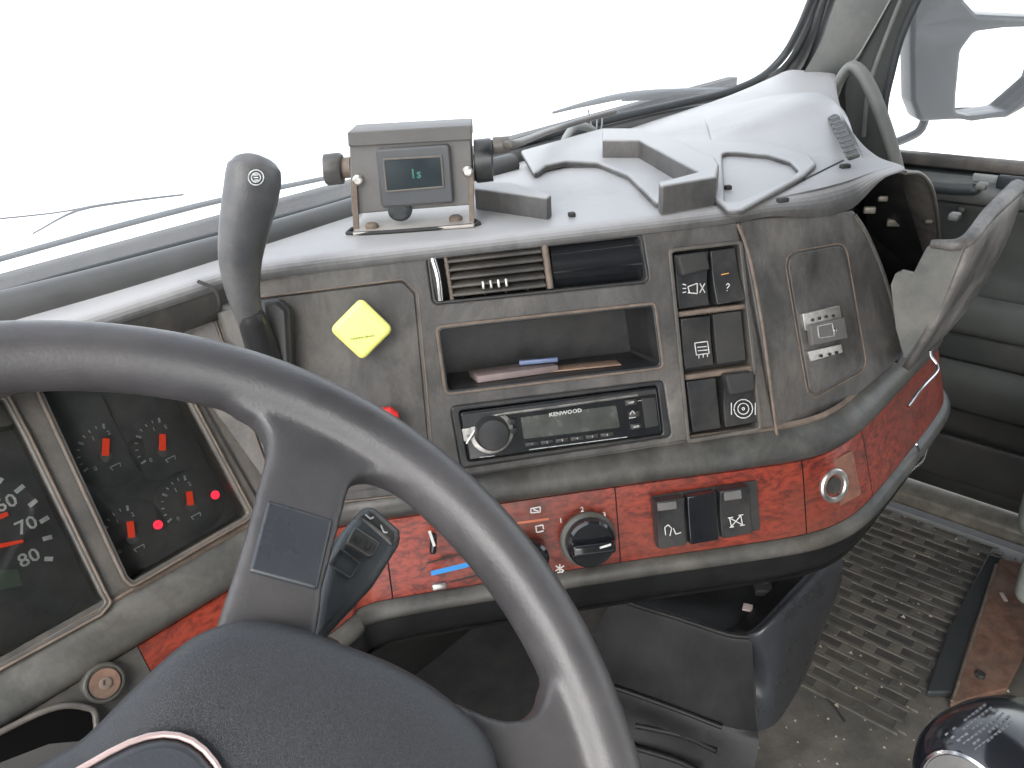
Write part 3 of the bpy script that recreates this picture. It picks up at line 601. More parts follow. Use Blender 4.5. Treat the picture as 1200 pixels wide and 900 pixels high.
rh = [[atz(*p) for p in r] for r in (
    [(820, 128, 1.012), (862, 121, 1.03), (905, 112, 1.040), (958, 108, 1.046), (980, 119, 1.042)],
    [(830, 150, 1.022), (872, 140, 1.038), (915, 124, 1.05), (968, 112, 1.055), (992, 135, 1.044)],
    [(835, 166, 1.0215), (880, 160, 1.028), (925, 150, 1.036), (978, 140, 1.040), (1002, 162, 1.034)],
    [(850, 176, 1.020), (895, 180, 1.020), (950, 184, 1.020), (990, 188, 1.0195), (1014, 190, 1.018)])]
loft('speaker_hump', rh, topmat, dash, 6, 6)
HP = Plane3(rh[3][3], rh[1][3], rh[2][4])
plate('defrost_grille', TOP, [(970, 138), (981, 132), (1008, 182), (994, 187)], .0, .003, rubber, dash, r=.004, bev=.001, ph=.022).location = (0, 0, .02)
for k in range(9):
    f_ = k/8; a0 = TOP.px(972+20*f_, 140+44*f_, .045-.02*f_); a1 = TOP.px(982+24*f_, 136+44*f_, .045-.02*f_)
    tube('grille_bar', [a0, a1], .0012, bezelm, dash, n=1, seg=6)
def strip(name, pts, wd, m, h=.0006):
    return tube(name, [TOP.px(*p, h) for p in pts], wd, m, dash, n=3, seg=6)
strip('cover_seam', [(856, 250), (900, 232), (950, 207), (988, 188)], .0011, matte)
for p in [(917, 237), (936, 212), (990, 197), (670, 254), (853, 222)]:
    q = TOP.loc(*p); box('clip', TOP.mat(*q, 0, R(-35)), .010 if p[0] > 900 else .006, .006, .004, matte, dash, bev=.001)

# open compartment on the passenger side
box_v = [(.386, .216, .832), (.352, .276, 1.006), (.452, .266, 1.008), (.60, .245, .832), (.43, .40, .835), (.40, .40, 1.0), (.52, .42, 1.0), (.62, .42, .835)]
link('compartment_liner', mesh('compartment_liner', box_v, [(0, 1, 5, 4), (4, 5, 6, 7), (0, 4, 7, 3), (3, 7, 6, 2)]), black, dash, 'dark inside of the open compartment')
ch = [[(.440, .256, 1.012), (.475, .252, 1.004), (.510, .250, .985), (.540, .250, .960), (.575, .25, .92), (.596, .246, .87), (.600, .240, .828)], [(.46, .36, 1.012), (.50, .36, 1.004), (.535, .36, .985), (.565, .36, .960), (.59, .36, .92), (.61, .36, .87), (.615, .36, .828)]]
loft('compartment_cheek', ch, plastic, dash, 4, 3, thick=.003)
tube('cheek_edge', ch[0], .0022, bezelm, dash, n=5, seg=8)
tube('compartment_edge', [PR.px(*p, .0) for p in [(1001, 252), (1014, 272), (1034, 318), (1050, 372), (1058, 410)]], .0022, bezelm, dash, n=4, seg=8)
for p, s in [((1018, 250), .012), ((1034, 236), .010), ((1047, 226), .009), ((1046, 265), .014), ((1088, 262), .008)]:
    q = aty(*p, .285 if p[0] < 1080 else .258); box('mounting_boss', Matrix.Translation(Vector(q))@Matrix.Rotation(R(-60), 4, 'Z'), s, s*.5, s*.6, sillm, dash, bev=.0015)
lid = loft('compartment_lid', [
    [atx(1132, 283, .34), atx(1158, 252, .42), atx(1193, 221, .52)],
    [atx(1130, 296, .338), atx(1160, 268, .42), atx(1192, 236, .522)],
    [atx(1118, 325, .336), atx(1148, 300, .42), atx(1180, 272, .52)],
    [atx(1101, 362, .334), atx(1126, 340, .42), atx(1163, 308, .52)],
    [atx(1080, 402, .332), atx(1105, 380, .42), atx(1135, 355, .52)],
    [atx(1061, 432, .33), atx(1082, 412, .42), atx(1106, 390, .52)]], wornlid, dash, 5, 4, thick=.007, label='broken compartment lid hanging open')
XP = Plane((.33, 0, 0), 90, 0)
cap = [atx(*p, .333) for p in [(1044, 334), (1049, 321), (1056, 318), (1070, 321), (1086, 290), (1093, 284), (1132, 285), (1104, 358), (1072, 418), (1060, 420), (1050, 385)]]
me = mesh('lid_end_plate', cap+[p+EX*.006 for p in cap], [tuple(range(11)), tuple(range(21, 10, -1))]+[(k, (k+1) % 11, 11+(k+1) % 11, 11+k) for k in range(11)])
link('lid_end_plate', me, clearcoat, lid, 'light grey stepped end plate of the lid')
tube('lid_top_edge', [atx(1092, 286, .335), atx(1130, 284, .34), atx(1160, 250, .42), atx(1192, 219, .52)], [.004, .006, .007, .008], wornlid, lid, n=5, seg=10)
for p, x in [((1118, 258), .42), ((1150, 222), .50)]:
    box('lid_clip', Matrix.Translation(Vector(atx(*p, x))), .012, .010, .007, clearcoat, lid, bev=.002)
tube('bent_rod', [atx(*p, v) for p, v in [((1064, 476), .37), ((1080, 455), .40), ((1097, 437), .44), ((1098, 428), .45), ((1091, 418), .45), ((1090, 411), .45)]], .0018, chrome, dash, n=5, seg=8, label='bright bent rod by the passenger corner')  # chrome tube bent round the passenger corner

# air vent
vent = plate('air_vent', PC, hl_vent, -.034, -.030, matte, dash, r=.004, bev=.001, label='two part air vent above the storage slot')
def V4(px, py, h=0): return Vector(PC.px(px, py, h))
vl = [(500, 298), (640, 283), (647, 342), (508, 357)]
walls = [PC.loc(*p) for p in hl_vent]
me = curve_mesh(roundpoly(walls, .005), [roundpoly(offset(walls, -.0022), .004)], .034, .0006); me.transform(PC.mat(0, 0, -.033)); link('vent_frame', me, black, vent, smooth=True)
def lerp(a, b, t): return (a[0]+(b[0]-a[0])*t, a[1]+(b[1]-a[1])*t)
for k in range(5):
    t = (k+.35)/5.0; a = lerp((520, 301), (528, 350), t); b = lerp((634, 288), (641, 338), t)
    pa, pb = PC.loc(*a), PC.loc(*b); L = hypot(pb[0]-pa[0], pb[1]-pa[1]); rot = atan2(pb[1]-pa[1], pb[0]-pa[0])
    Mx = PC.mat((pa[0]+pb[0])/2, (pa[1]+pb[1])/2, -.006, rot)@Matrix.Rotation(R(22), 4, 'X')
    box('slat', Mx@Matrix.Translation((0, 0, -.006)), L, .0022, .013, bezelm, vent, bev=.0006)
for k in range(4):
    t = (k+.6)/4.4; a, b = lerp((522, 300), (636, 288), t), lerp((530, 352), (643, 340), t)
    pa, pb = PC.loc(*a), PC.loc(*b); rot = atan2(pb[1]-pa[1], pb[0]-pa[0])
    box('guide_vane', PC.mat((pa[0]+pb[0])/2, (pa[1]+pb[1])/2, -.026, rot), hypot(pb[0]-pa[0], pb[1]-pa[1]), .0016, .012, bezelm, vent, bev=.0004)
for k in range(4):
    q = PC.loc(566+9*k, 334-k, 0); box('vent_tab_rib', PC.mat(*q, -.003, R(90)), .007, .0022, .0055, metal, vent, bev=.0006)
quad_box('side_cap', PC, [(501, 302), (513, 301), (521, 352), (511, 355)], -.012, -.001, black, vent, r=.002)
tube('thumb_wheel', [PC.px(507, 303, .001), PC.px(513, 325, .003), PC.px(516, 352, .001)], .0028, chrome, vent, n=4, seg=10)
tube('vent_divider', [PC.px(522, 301, -.001), PC.px(530, 351, -.001)], .0018, edgem, vent, n=2, seg=8)
tube('vent_divider', [PC.px(638, 287, -.001), PC.px(645, 338, -.001)], .0030, edgem, vent, n=2, seg=8)
# closed barrel of the vent
br = []
for k in range(9):
    t = k/8; a = lerp((645, 287), (650, 338), t); b = lerp((750, 273), (757, 328), t); hh = -.012+.011*sin(pi*min(1, t*.8+.15))
    br.append([PC.px(*a, hh), PC.px(*b, hh)])
br = [[br[0][0]-PC.n*.012, br[0][1]-PC.n*.012]]+br+[[br[-1][0]-PC.n*.012, br[-1][1]-PC.n*.012]]
bb = loft('closed_barrel', br, gloss, vent, 1, 1, label='glossy closed half of the air vent')
for t in (.10, .17, .24): tube('barrel_rib', [PC.px(*lerp((645, 287), (650, 338), t), -.0075+.018*t), PC.px(*lerp((750, 273), (757, 328), t), -.0075+.018*t)], .0008, metal, bb, n=1, seg=6)

# storage slot
tr_ = [PC.loc(*p) for p in hl_tray]
slot = thing_slot = plate('storage_slot', PC, hl_tray, -.085, -.082, black, dash, r=.004, bev=.001, label='empty open storage slot')
me = curve_mesh(roundpoly(tr_, .005), [roundpoly(offset(tr_, -.0030), .004)], .0855, .001); me.transform(PC.mat(0, 0, -.084)); link('slot_wall', me, black, slot, smooth=True)
me = curve_mesh(roundpoly(offset(tr_, .0012), .006), [roundpoly(offset(tr_, -.0015), .004)], .0025, .0008); me.transform(PC.mat(0, 0, -.0008)); link('slot_rim', me, edgem, slot, 'worn brown rim', smooth=True)
fl = PC.mat((tr_[2][0]+tr_[3][0])/2, (tr_[2][1]+tr_[3][1])/2+.0042, -.040)
floor_rot = atan2(tr_[2][1]-tr_[3][1], tr_[2][0]-tr_[3][0])
fl2 = PC.mat((tr_[2][0]+tr_[3][0])/2, (tr_[2][1]+tr_[3][1])/2+.0036, -.040, floor_rot)
def inslot(name, dx, dh, sx, sz, hy, m, label, cat, rz=0, lift=0):
    o = box(name, fl2@Matrix.Translation((dx, hy/2+lift, dh))@Matrix.Rotation(R(90), 4, 'X')@Matrix.Rotation(R(rz), 4, 'Z')@Matrix.Translation((0, 0, -hy/2)), sx, sz, hy, m, None, bev=.0006); return tag(o, label, cat)
inslot('booklet', -.032, .006, .075, .035, .006, mat('booklet_cover', (.24, .19, .18), .6, var=.2), 'folded pinkish booklet lying in the left of the storage slot', 'booklet', -6)
inslot('card', .030, .010, .07, .025, .0015, mat('card_brown', (.33, .22, .16), .6, var=.3), 'thin brown card lying flat in the storage slot', 'card', 5)
inslot('pen', -.008, .006, .035, .006, .004, mat('pen_blue', (.15, .2, .35), .4), 'small blue grey pen stub resting on the booklet', 'pen', 8, .0075)

# rocker switch block
plate('switch_bay', PC, hl_sw, -.022, -.018, matte, dash, r=.003, bev=.001)
sw = [PC.loc(*p) for p in hl_sw]
me = curve_mesh(roundpoly(offset(sw, .0012), .005), [roundpoly(offset(sw, -.0022), .003)], .0235, .0008); me.transform(PC.mat(0, 0, -.022)); link('switch_bay_frame', me, bezelm, dash, smooth=True)
for pts in ([(795, 366), (873, 356), (875, 362), (796, 372)], [(803, 440), (881, 429), (883, 436), (804, 446)]): quad_box('switch_divider', PC, pts, -.018, -.001, edgem, dash, r=.0005)
def rocker(name, q, m, tilt, label, icon=None, cut=None, par=dash, pl=PC, hb=-.017, ht=.004):
    """q: four corners; top/bottom raised by tilt"""
    L = [Vector(pl.loc(*p)) for p in q]; c = sum(L, Vector((0, 0)))/4
    L = [c+(p-c)*.965 for p in L]
    hs = [ht+tilt, ht+tilt, ht-tilt, ht-tilt]
    n = 5; V = []; 
    prof = []
    for k in range(n+1):
        t = k/n; a, b = L[0].lerp(L[3], t), L[1].lerp(L[2], t); h = hs[0]*(1-t)+hs[3]*t-abs(tilt)*.9*sin(pi*t); prof.append((a, b, h))
    bm = bmesh.new()
    top = [(bm.verts.new(pl.w(a.x, a.y, h)), bm.verts.new(pl.w(b.x, b.y, h))) for a, b, h in prof]
    bot = [(bm.verts.new(pl.w(a.x, a.y, hb)), bm.verts.new(pl.w(b.x, b.y, hb))) for a, b, h in prof]
    for k in range(n):
        bm.faces.new((top[k][0], top[k+1][0], top[k+1][1], top[k][1]))
        bm.faces.new((top[k][0], bot[k][0], bot[k+1][0], top[k+1][0])); bm.faces.new((top[k][1], top[k+1][1], bot[k+1][1], bot[k][1]))
    bm.faces.new((top[0][0], top[0][1], bot[0][1], bot[0][0])); bm.faces.new((top[n][0], bot[n][0], bot[n][1], top[n][1]))
    bmesh.ops.recalc_face_normals(bm, faces=bm.faces)
    me = bpy.data.meshes.new(name); bm.to_mesh(me); bm.free(); o = link(name, me, m, par, label)
    smooth_mesh(me, 25); s = o.modifiers.new('bev', 'BEVEL'); s.width = .0009; s.segments = 2; s.limit_method = 'ANGLE'; s.angle_limit = R(35)
    if icon: print_lines('symbol', pl, icon, .0008, ht-abs(tilt)*.25+.0006, white_p, o)
    return o
def ring(cx, cy, r, n=12, k=1.0, w=None): return [s+((w,) if w else ()) for s in ring_segs(cx, cy, r, n)]
ic_lamp = [(806, 336, 817, 332), (806, 336, 808, 343), (806, 343, 817, 344), (817, 332, 817, 344), (820, 332, 826, 343), (826, 332, 820, 343), (800, 333, 804, 334), (800, 338, 804, 338), (800, 343, 804, 342)]
ic_win = [(814, 402, 829, 400), (829, 400, 831, 414), (831, 414, 816, 416), (816, 416, 814, 402), (817, 407, 828, 406), (818, 411, 829, 410), (819, 416, 819, 420), (824, 415, 824, 419), (829, 415, 829, 418)]
ic_abs = ring(871, 479, 11, 14)+ring(871, 479, 6.5, 12)+ring(871, 479, 1.5, 6)+[(857, 472, 857, 486), (885, 472, 885, 486)]
ic_q = [(851, 334, 853, 332), (853, 332, 855, 334), (855, 334, 852, 338), (852, 340, 852, 341)]
rocker('rocker_switch', [(789, 298), (828, 293), (834, 359), (797, 364)], black, .004, 'rocker with road lamp symbol', ic_lamp, ht=.001)
rocker('rocker_switch', [(833, 293), (863, 289), (873, 352), (838, 358)], black, -.003, 'rocker with faint orange mark', ic_q, ht=.001)
rocker('rocker_switch', [(797, 373), (832, 369), (839, 429), (804, 435)], black, .002, 'rocker with heated window symbol', ic_win, ht=-.001)
rocker('rocker_switch', [(836, 368), (871, 363), (877, 424), (842, 429)], matte, 0, 'blank ribbed filler', None, ht=-.003)
rocker('rocker_switch', [(805, 447), (841, 442), (847, 504), (813, 509)], black, 0, 'blank filler at the bottom left', None, ht=-.003)
rocker('rocker_switch', [(845, 442), (882, 436), (890, 496), (851, 503)], black, .005, 'large rocker with white wheel symbol', ic_abs, ht=.003)
# tall flipped-up tops of two rockers
for pts, h in (([(794, 300), (828, 295), (833, 316), (800, 324)], .012), ([(850, 440), (884, 436), (886, 458), (856, 464)], .013)):
    plate('rocker_cap', PC, pts, .001, h, matte, dash, r=.003, bev=.002, ph=h)
print_lines('orange_mark', PC, [(845, 322, 854, 320)], .001, .004, mat('orange_print', (.5, .25, .08), .5, bump=0), dash)

# radio
rad = thing('car_radio', 'black car radio with a round volume knob and dull display, fitted under the storage slot', 'radio', PC.px(655, 495, -.01))
plate('surround', PC, hl_radio, -.02, .001, black, rad, r=.004, bev=.0015, holes=[[(538, 482), (770, 452), (777, 509), (549, 541)]], hr=.003)
plate('face', PC, [(539, 484), (769, 454), (776, 508), (550, 540)], -.008, .004, gloss, rad, r=.003, bev=.0015)
plate('upper_trim', PC, [(541, 486), (768, 456), (769, 462), (573, 489), (560, 500), (543, 502)], .0035, .0065, black, rad, r=.001, bev=.0008)
tube('trim_line', [PC.px(*p, .0062) for p in [(547, 520), (560, 500), (575, 488), (650, 477), (747, 463)]], .0012, metal, rad, n=3, seg=6)
plate('display', PC, [(610, 489), (722, 475), (727, 501), (614, 515)], .0038, .0050, silver_lcd, rad, r=.002, bev=.0004)
kn = PC.loc(577, 508, .01)
lathe('volume_knob', PC, *kn, [(.0185, .003), (.0185, .005), (.0155, .006), (.0145, .014), (.013, .0165), (.006, .0172), (.001, .0172)], black, rad, seg=32)
ringm = lathe('knob_ring', PC, *kn, [(.0188, .0035), (.0192, .0052), (.0175, .006)], metal, rad, seg=32)
plate('source_button', PC, [(541, 503), (556, 500), (559, 516), (544, 518)], .003, .0058, metal, rad, r=.0015, bev=.0006)
text('button_lettering', 'SRC', PC.mat(*PC.loc(550, 509), .0060, R(0)), .0035, matte, rad)
text('brand_lettering', 'KENWOOD', PC.mat(*PC.loc(661, 482), .0055, R(0)), .0048, white_p, rad, sx=1.15)
for k in range(6):
    q = PC.loc(622+17.5*k, 518.5-2.2*k); box('preset_button', PC.mat(*q, .003), .0115, .0036, .0030, black, rad, bev=.0006)
    text('preset_number', str(k+1), PC.mat(q[0], q[1], .0062), .0028, dim_p, rad)
for p, s in (((737, 470), 'DISP'), ((741, 484), '▲'), ((743, 498), 'AUD')):
    q = PC.loc(*p); box('side_button', PC.mat(*q, .003), .010, .0055, .0035, black, rad, bev=.0008)
    if s != '▲': text('button_lettering', s, PC.mat(*q, .0067), .0026, white_p, rad)
    else: print_lines('arrow_mark', PC, [(738, 486, 741, 481), (741, 481, 744, 485), (737, 490, 745, 489)], .0006, .0067, white_p, rad)
for p in ((598, 493), (600, 503)): box('side_button', PC.mat(*PC.loc(*p), .003), .008, .005, .0030, black, rad, bev=.0006)
print_lines('face_print', PC, [(620, 527, 735, 512, .0007), (596, 492, 603, 491), (747, 470, 752, 469), (562, 536, 580, 534)], .0006, .0042, dim_p, rad)
plate('usb_cover', PC, [(752, 467), (768, 465), (772, 499), (757, 502)], .003, .0055, black, rad, r=.001, bev=.0006)

# ------------------------------------------------------------------ controls on the wood strip (all parts of the dashboard)
WP = Plane(PC.w(0, 0, .0032), 37, 16)
def wl(px, py): return WP.loc(px, py)
kc = wl(689, 632)
lathe('knob_ring', WP, *kc, [(.0262, -.002), (.0262, .0015), (.0245, .003), (.023, .0035)], ledgem, dash, seg=36)
lathe('blower_knob', WP, *kc, [(.0225, .002), (.0222, .012), (.020, .0145), (.001, .015)], gloss, dash, seg=36, label='large round blower knob')
box('knob_grip', WP.mat(kc[0], kc[1]-.001, .012, R(-3)), .040, .011, .012, gloss, dash, bev=.003, seg=4)
print_lines('pointer_mark', WP, [(703, 642, 716, 638)], .0020, .0246, white_p, dash)
for s, p, a in (('1', (657, 610), 0), ('2', (682, 597), 0), ('3', (708, 603), 0), ('0', (667, 638), 0)):
    text('knob_number', s, WP.mat(*wl(*p), .0006), .0065, white_p, dash)
lathe('air_knob', WP, *wl(621, 650), [(.016, 0), (.0155, .011), (.013, .013), (.001, .0135)], gloss, dash, seg=28, label='small knob half behind the steering wheel')
print_lines('air_symbols', WP, [(622, 596, 633, 594), (633, 594, 633, 600), (633, 600, 622, 601), (622, 601, 622, 596), (625, 597, 631, 599), (627, 617, 636, 615), (636, 615, 637, 620), (628, 618, 629, 624), (629, 624, 637, 622), (651, 663, 661, 669), (661, 663, 651, 669), (656, 661, 656, 671), (653, 671, 660, 670)], .0011, .0006, white_p, dash)
print_lines('slot_mark', WP, [(606, 613, 643, 608)], .0022, .0005, mat('faded_orange', (.55, .16, .08), .5, bump=0), dash)
print_lines('cold_air_mark', WP, [(505, 672, 551, 661)], .0046, .0005, blue_p, dash, label='bright blue bar')
print_lines('slider_slot', WP, [(500, 660, 540, 649), (527, 682, 568, 672)], .0016, .0004, matte, dash)
box('slider_tab', WP.mat(*wl(514, 684), 0, 0), .013, .006, .008, metal, dash, bev=.0015)
box('slider_tab', WP.mat(*wl(507, 634), 0, R(80)), .018, .006, .010, gloss, dash, bev=.002)
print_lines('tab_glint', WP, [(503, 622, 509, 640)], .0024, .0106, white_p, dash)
plate('rocker_hole_shade', WP, [(763, 582), (887, 563), (891, 621), (769, 642)], -.001, .0009, matte, dash, r=.002, bev=.0003)  # thin black plate painted in for the dark hole by the rockers
i1 = [(779, 618, 783, 615), (783, 615, 787, 619), (787, 619, 785, 628), (780, 627, 779, 618), (789, 619, 792, 626), (792, 626, 798, 624)]
i2 = [(855, 607, 857, 617), (868, 604, 870, 615), (855, 607, 870, 615), (857, 617, 868, 604), (853, 607, 859, 606), (865, 604, 871, 603), (855, 618, 860, 617), (867, 616, 873, 615)]
rocker('rocker_switch', [(763, 582), (796, 577), (802, 636), (769, 641)], black, .003, 'left rocker with hook symbol', i1, hb=-.001, ht=.011, pl=WP)
rocker('rocker_switch', [(799, 577), (834, 571), (838, 629), (804, 635)], gloss, .001, 'blank glossy centre rocker', None, hb=-.001, ht=.011, pl=WP)
rocker('rocker_switch', [(836, 570), (871, 564), (879, 622), (842, 629)], black, .003, 'right rocker with axle lock symbol', i2, hb=-.001, ht=.011, pl=WP)
for q in ([(770, 590), (792, 587), (793, 596), (771, 599)], [(848, 577), (868, 574), (869, 584), (849, 587)]): plate('indicator_window', WP, q, .0118, .0138, monm, dash, r=.001, bev=.0005, ph=.013)
# lighter socket on the curved wood piece
so = atz(974, 568, .757); SP = Plane(so, 24, 17)
plate('socket_plate', SP, [(956, 549), (1000, 528), (1010, 580), (956, 609)], -.006, .0025, mat('dusty_red_trim', (.19, .08, .055), .45, var=.4, scale=70, bump=.1, dust=(.24, .17, .12), dustamt=.4), dash, r=.004, bev=.001, label='dusty recess around the lighter socket')
lathe('lighter_socket', SP, 0, 0, [(.0170, .002), (.0170, .005), (.0155, .0065), (.0125, .0065), (.0112, .005), (.0105, -.004), (.001, -.004)], metal, dash, seg=32, label='round metal lighter socket')
lathe('socket_core', SP, 0, 0, [(.0095, -.003), (.0085, .0045), (.001, .0045)], ledgem, dash, seg=24)

# ------------------------------------------------------------------ instrument cluster
clu = thing('instrument_cluster', 'instrument panel with speedometer and four small gauges behind the steering wheel', 'instrument panel', CL.px(140, 600))
def cl(px, py, h=0): return CL.loc(px, py, h)
h1 = [(-330, 470), (8, 462), (34, 510), (122, 692), (130, 706), (118, 720), (0, 784), (-60, 816), (-300, 950)]
h2 = [(34, 440), (212, 436), (228, 475), (296, 602), (288, 610), (154, 688), (144, 678)]
zt = .986; 
out = [(-.72, loc3(CL, (0, .52+(.825-.8)*T27, .825))[1]), (-.152, loc3(CL, (0, .52+(.8275-.8)*T27, .8275))[1]), (-.128, loc3(CL, (0, .52+(.985-.8)*T27, .985))[1]), (-.72, loc3(CL, (0, .52+(.985-.8)*T27, .985))[1])]
L1 = [cl(*p) for p in h1]; L2 = [cl(*p) for p in h2]
o_ = np.asarray(CL.o)
plate('bezel', CL, [(a-CL.o[0], b) for a, b in out], -.004, 0, bezelm, clu, holes=[L1, L2], px=False, hr=.004, bev=.0015)
for L in (L1, L2):
    me = curve_mesh(roundpoly(offset(L, .001), .005), [roundpoly(offset(L, -.0035), .004)], .026, .001); me.transform(CL.mat(0, 0, -.0235)); link('lens_rim', me, bezelm, clu, smooth=True)
    me = curve_mesh(roundpoly(offset(L, .0006), .005), [roundpoly(offset(L, -.0010), .004)], .0015, .0004); me.transform(CL.mat(0, 0, .0022)); link('worn_rim', me, edgem, clu, smooth=True)
    me = curve_mesh(roundpoly(offset(L, .0015), .004), [], .003, .0005); me.transform(CL.mat(0, 0, -.025)); link('dial_panel', me, dialm, clu, smooth=True)
    me = curve_mesh(roundpoly(offset(L, -.002), .004), [], .001, .0002); me.transform(CL.mat(0, 0, -.0035)); link('lens', me, lensm, clu, 'clear flat lens')
# channel between instruments and brake panel
for a, b, w_, m_ in (((236, 470), (312, 602), .0022, matte), ((262, 478), (322, 580), .0030, black), ((281, 486), (318, 548), .0022, ledgem)):
    print_lines('side_groove', CL, [(*a, *b)], w_, .0006, m_, clu)
HD = -.0212
sp = thing  # keep name free
spc = cl(-52, 636, HD)
gs = lathe('speedometer', CL, *spc, [(.090, HD-.0015), (.090, HD-.0005), (.088, HD), (.001, HD)], dialm, clu, seg=64)
tick = []
for px_ in [((18, 577), (28, 569)), ((34, 593), (43, 586)), ((47, 612), (57, 606)), ((50, 632), (61, 629)), ((52, 655), (62, 655)), ((-2, 566), (2, 560))]: tick.append((*px_[0], *px_[1]))
def pl_px(name, segs, wd, h, m, par): return print_lines(name, CL, segs, wd, h, m, par)
pl_px('scale_marks', tick, .0032, HD+.0004, white_p, gs)
for s, p in (('60', (7, 590)), ('70', (31, 616)), ('80', (34, 654)), ('50', (-26, 575))): text('scale_number', s, CL.mat(*cl(*p, HD), HD+.0006, R(0)), .0136, white_p, gs, sx=1.05)
def needle(p0, p1, w0, w1, m, par, h=HD+.004, name='needle'):
    a, b = Vector(cl(*p0, h)), Vector(cl(*p1, h)); d = (b-a).normalized(); n_ = Vector((-d.y, d.x))
    P = [a-n_*w0/2, b-n_*w1/2, b+n_*w1/2, a+n_*w0/2]; V = [CL.w(q.x, q.y, h) for q in P]+[CL.w(q.x, q.y, h+.0018) for q in P]
    f = [(3, 2, 1, 0), (4, 5, 6, 7)]+[(k, (k+1) % 4, 4+(k+1) % 4, 4+k) for k in range(4)]
    return link(name, mesh(name, V, f), m, par)
needle((-50, 650), (27, 634), .005, .002, redn, gs); needle((-16, 612), (9, 602), .004, .003, redn, gs)
lathe('needle_hub', CL, *cl(-52, 648, HD), [(.011, HD), (.011, HD+.007), (.009, HD+.009), (.001, HD+.009)], black, gs)
q = [(-20, 668), (20, 667), (26, 686), (-14, 694)]; plate('odometer', CL, q, HD+.0005, HD+.001, mat('green_lcd', (.10, .13, .10), .3, bump=0), gs, bev=.0002, ph=HD)
bt = cl(0, 486, HD); lathe('trip_button', CL, *bt, [(.012, HD), (.012, HD+.006), (.010, HD+.012), (.001, HD+.0125)], bezelm, clu, seg=24)
gl_ = [('oil gauge', (125, 524), (124, 514), (123, 534)), ('fuel gauge', (190, 516), (190, 509), (190, 528)), ('lower left gauge', (153, 620), (152, 611), (154, 630)), ('lower right gauge', (220, 583), (221, 576), (223, 592))]
for nm, c, n0, n1 in gl_:
    cc = cl(c[0]+2, c[1]+6, HD)
    go = lathe('small_gauge', CL, *cc, [(.0275, HD-.001), (.0275, HD-.0003), (.0268, HD), (.001, HD)], dialm, clu, seg=40)
    sg = []
    for k in range(9):
        a = R(75+k*15); r0, r1 = (.0185, .0225) if k % 4 == 0 else (.0198, .0222)
        sg.append((cc[0]+r0*cos(a), cc[1]+r0*sin(a), cc[0]+r1*cos(a), cc[1]+r1*sin(a), .0017 if k % 4 == 0 else .0009))
    print_lines('gauge_marks', CL, sg, .001, HD+.0004, dim_p, go, px=False)
    for s, a in (('E', 60), ('1', 95), ('0', 205)) if nm == 'fuel gauge' else (('2', 65), ('1', 110), ('0', 210)): text('gauge_number', s, CL.mat(cc[0]+.0155*cos(R(a)), cc[1]+.0150*sin(R(a)), HD+.0004), .0048, dim_p, go)
    print_lines('gauge_symbol', CL, [(cc[0]-.004, cc[1]-.011, cc[0]+.004, cc[1]-.011), (cc[0]-.004, cc[1]-.011, cc[0]-.003, cc[1]-.014), (cc[0]+.004, cc[1]-.011, cc[0]+.003, cc[1]-.014)], .0007, HD+.0004, dim_p, go, px=False)
    needle(n0, n1, .0048, .0048, redn, go)
    lathe('needle_hub', CL, *cl(n1[0], n1[1]+1, HD), [(.0045, HD), (.0045, HD+.003), (.001, HD+.0035)], monm, go, seg=14)
for p in ((185, 615), (252, 580)):
    qd = cl(*p, HD); lathe('warning_lamp', CL, *qd, [(.0036, HD), (.0036, HD+.001), (.001, HD+.0012)], redled, clu, seg=14)
pl_px('panel_line', [(119, 462, 140, 505), (140, 505, 166, 550), (166, 550, 190, 592)], .0011, HD+.0003, ledgem, clu)
pl_px('panel_line', [(207, 470, 262, 580)], .0009, HD+.0003, ledgem, clu)
# lower driver panel details
IG = Plane(CL.w(0, 0, .010), 0, 27); ig = IG.loc(122, 800)
lk = lathe('ignition_lock', IG, *ig, [(.0138, -.010), (.0138, .001), (.0128, .0024), (.0115, .0024), (.0112, .0012), (.001, .0012)], ledgem, dash, seg=32, label='round ignition lock')
lathe('lock_barrel', IG, *ig, [(.0100, 0), (.0100, .0028), (.001, .0030)], rust, lk, seg=28); lathe('key_hole', IG, *ig, [(.0042, .002), (.0042, .0042), (.0028, .0046), (.001, .0046)], edgem, lk, seg=16)
print_lines('key_slot', IG, [(122, 797, 122, 803)], .0012, .0047, matte, lk)
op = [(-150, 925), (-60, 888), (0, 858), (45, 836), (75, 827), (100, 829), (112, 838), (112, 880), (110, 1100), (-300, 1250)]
plate('opening_shade_plate', IG, op, -.004, .0006, opening_black, dash, r=.006, bev=.0004, label='black plate standing for the shaded opening below the ignition lock')
tube('opening_edge', [IG.px(*p, .001) for p in op[1:8]], .0022, bezelm, dash, n=3, seg=8)  # edge round the flat black plate that paints the opening's shade

# ------------------------------------------------------------------ steering wheel
whl = thing('steering_wheel', 'large grey rubber steering wheel with padded leather grained hub', 'steering wheel', WH.o)
bm = bmesh.new()
NA, NB, RM, Rr = 120, 16, .225, .0162
vs = [[bm.verts.new(((RM+Rr*cos(b*2*pi/NB)*.98)*cos(a*2*pi/NA), (RM+Rr*cos(b*2*pi/NB)*.98)*sin(a*2*pi/NA), Rr*1.05*sin(b*2*pi/NB))) for b in range(NB)] for a in range(NA)]
for a in range(NA):
    for b in range(NB): bm.faces.new((vs[a][b], vs[(a+1) % NA][b], vs[(a+1) % NA][(b+1) % NB], vs[a][(b+1) % NB]))
s1 = [WH.loc(*p) for p in [(248, 755), (260, 716), (272, 680), (282, 648), (294, 606), (304, 566), (312, 540), (311, 516), (298, 496), (262, 478), (300, 452), (370, 484), (430, 524), (474, 580), (452, 568), (433, 562), (417, 563), (407, 571), (398, 606), (386, 652), (375, 692), (373, 716), (368, 750), (320, 800)]]
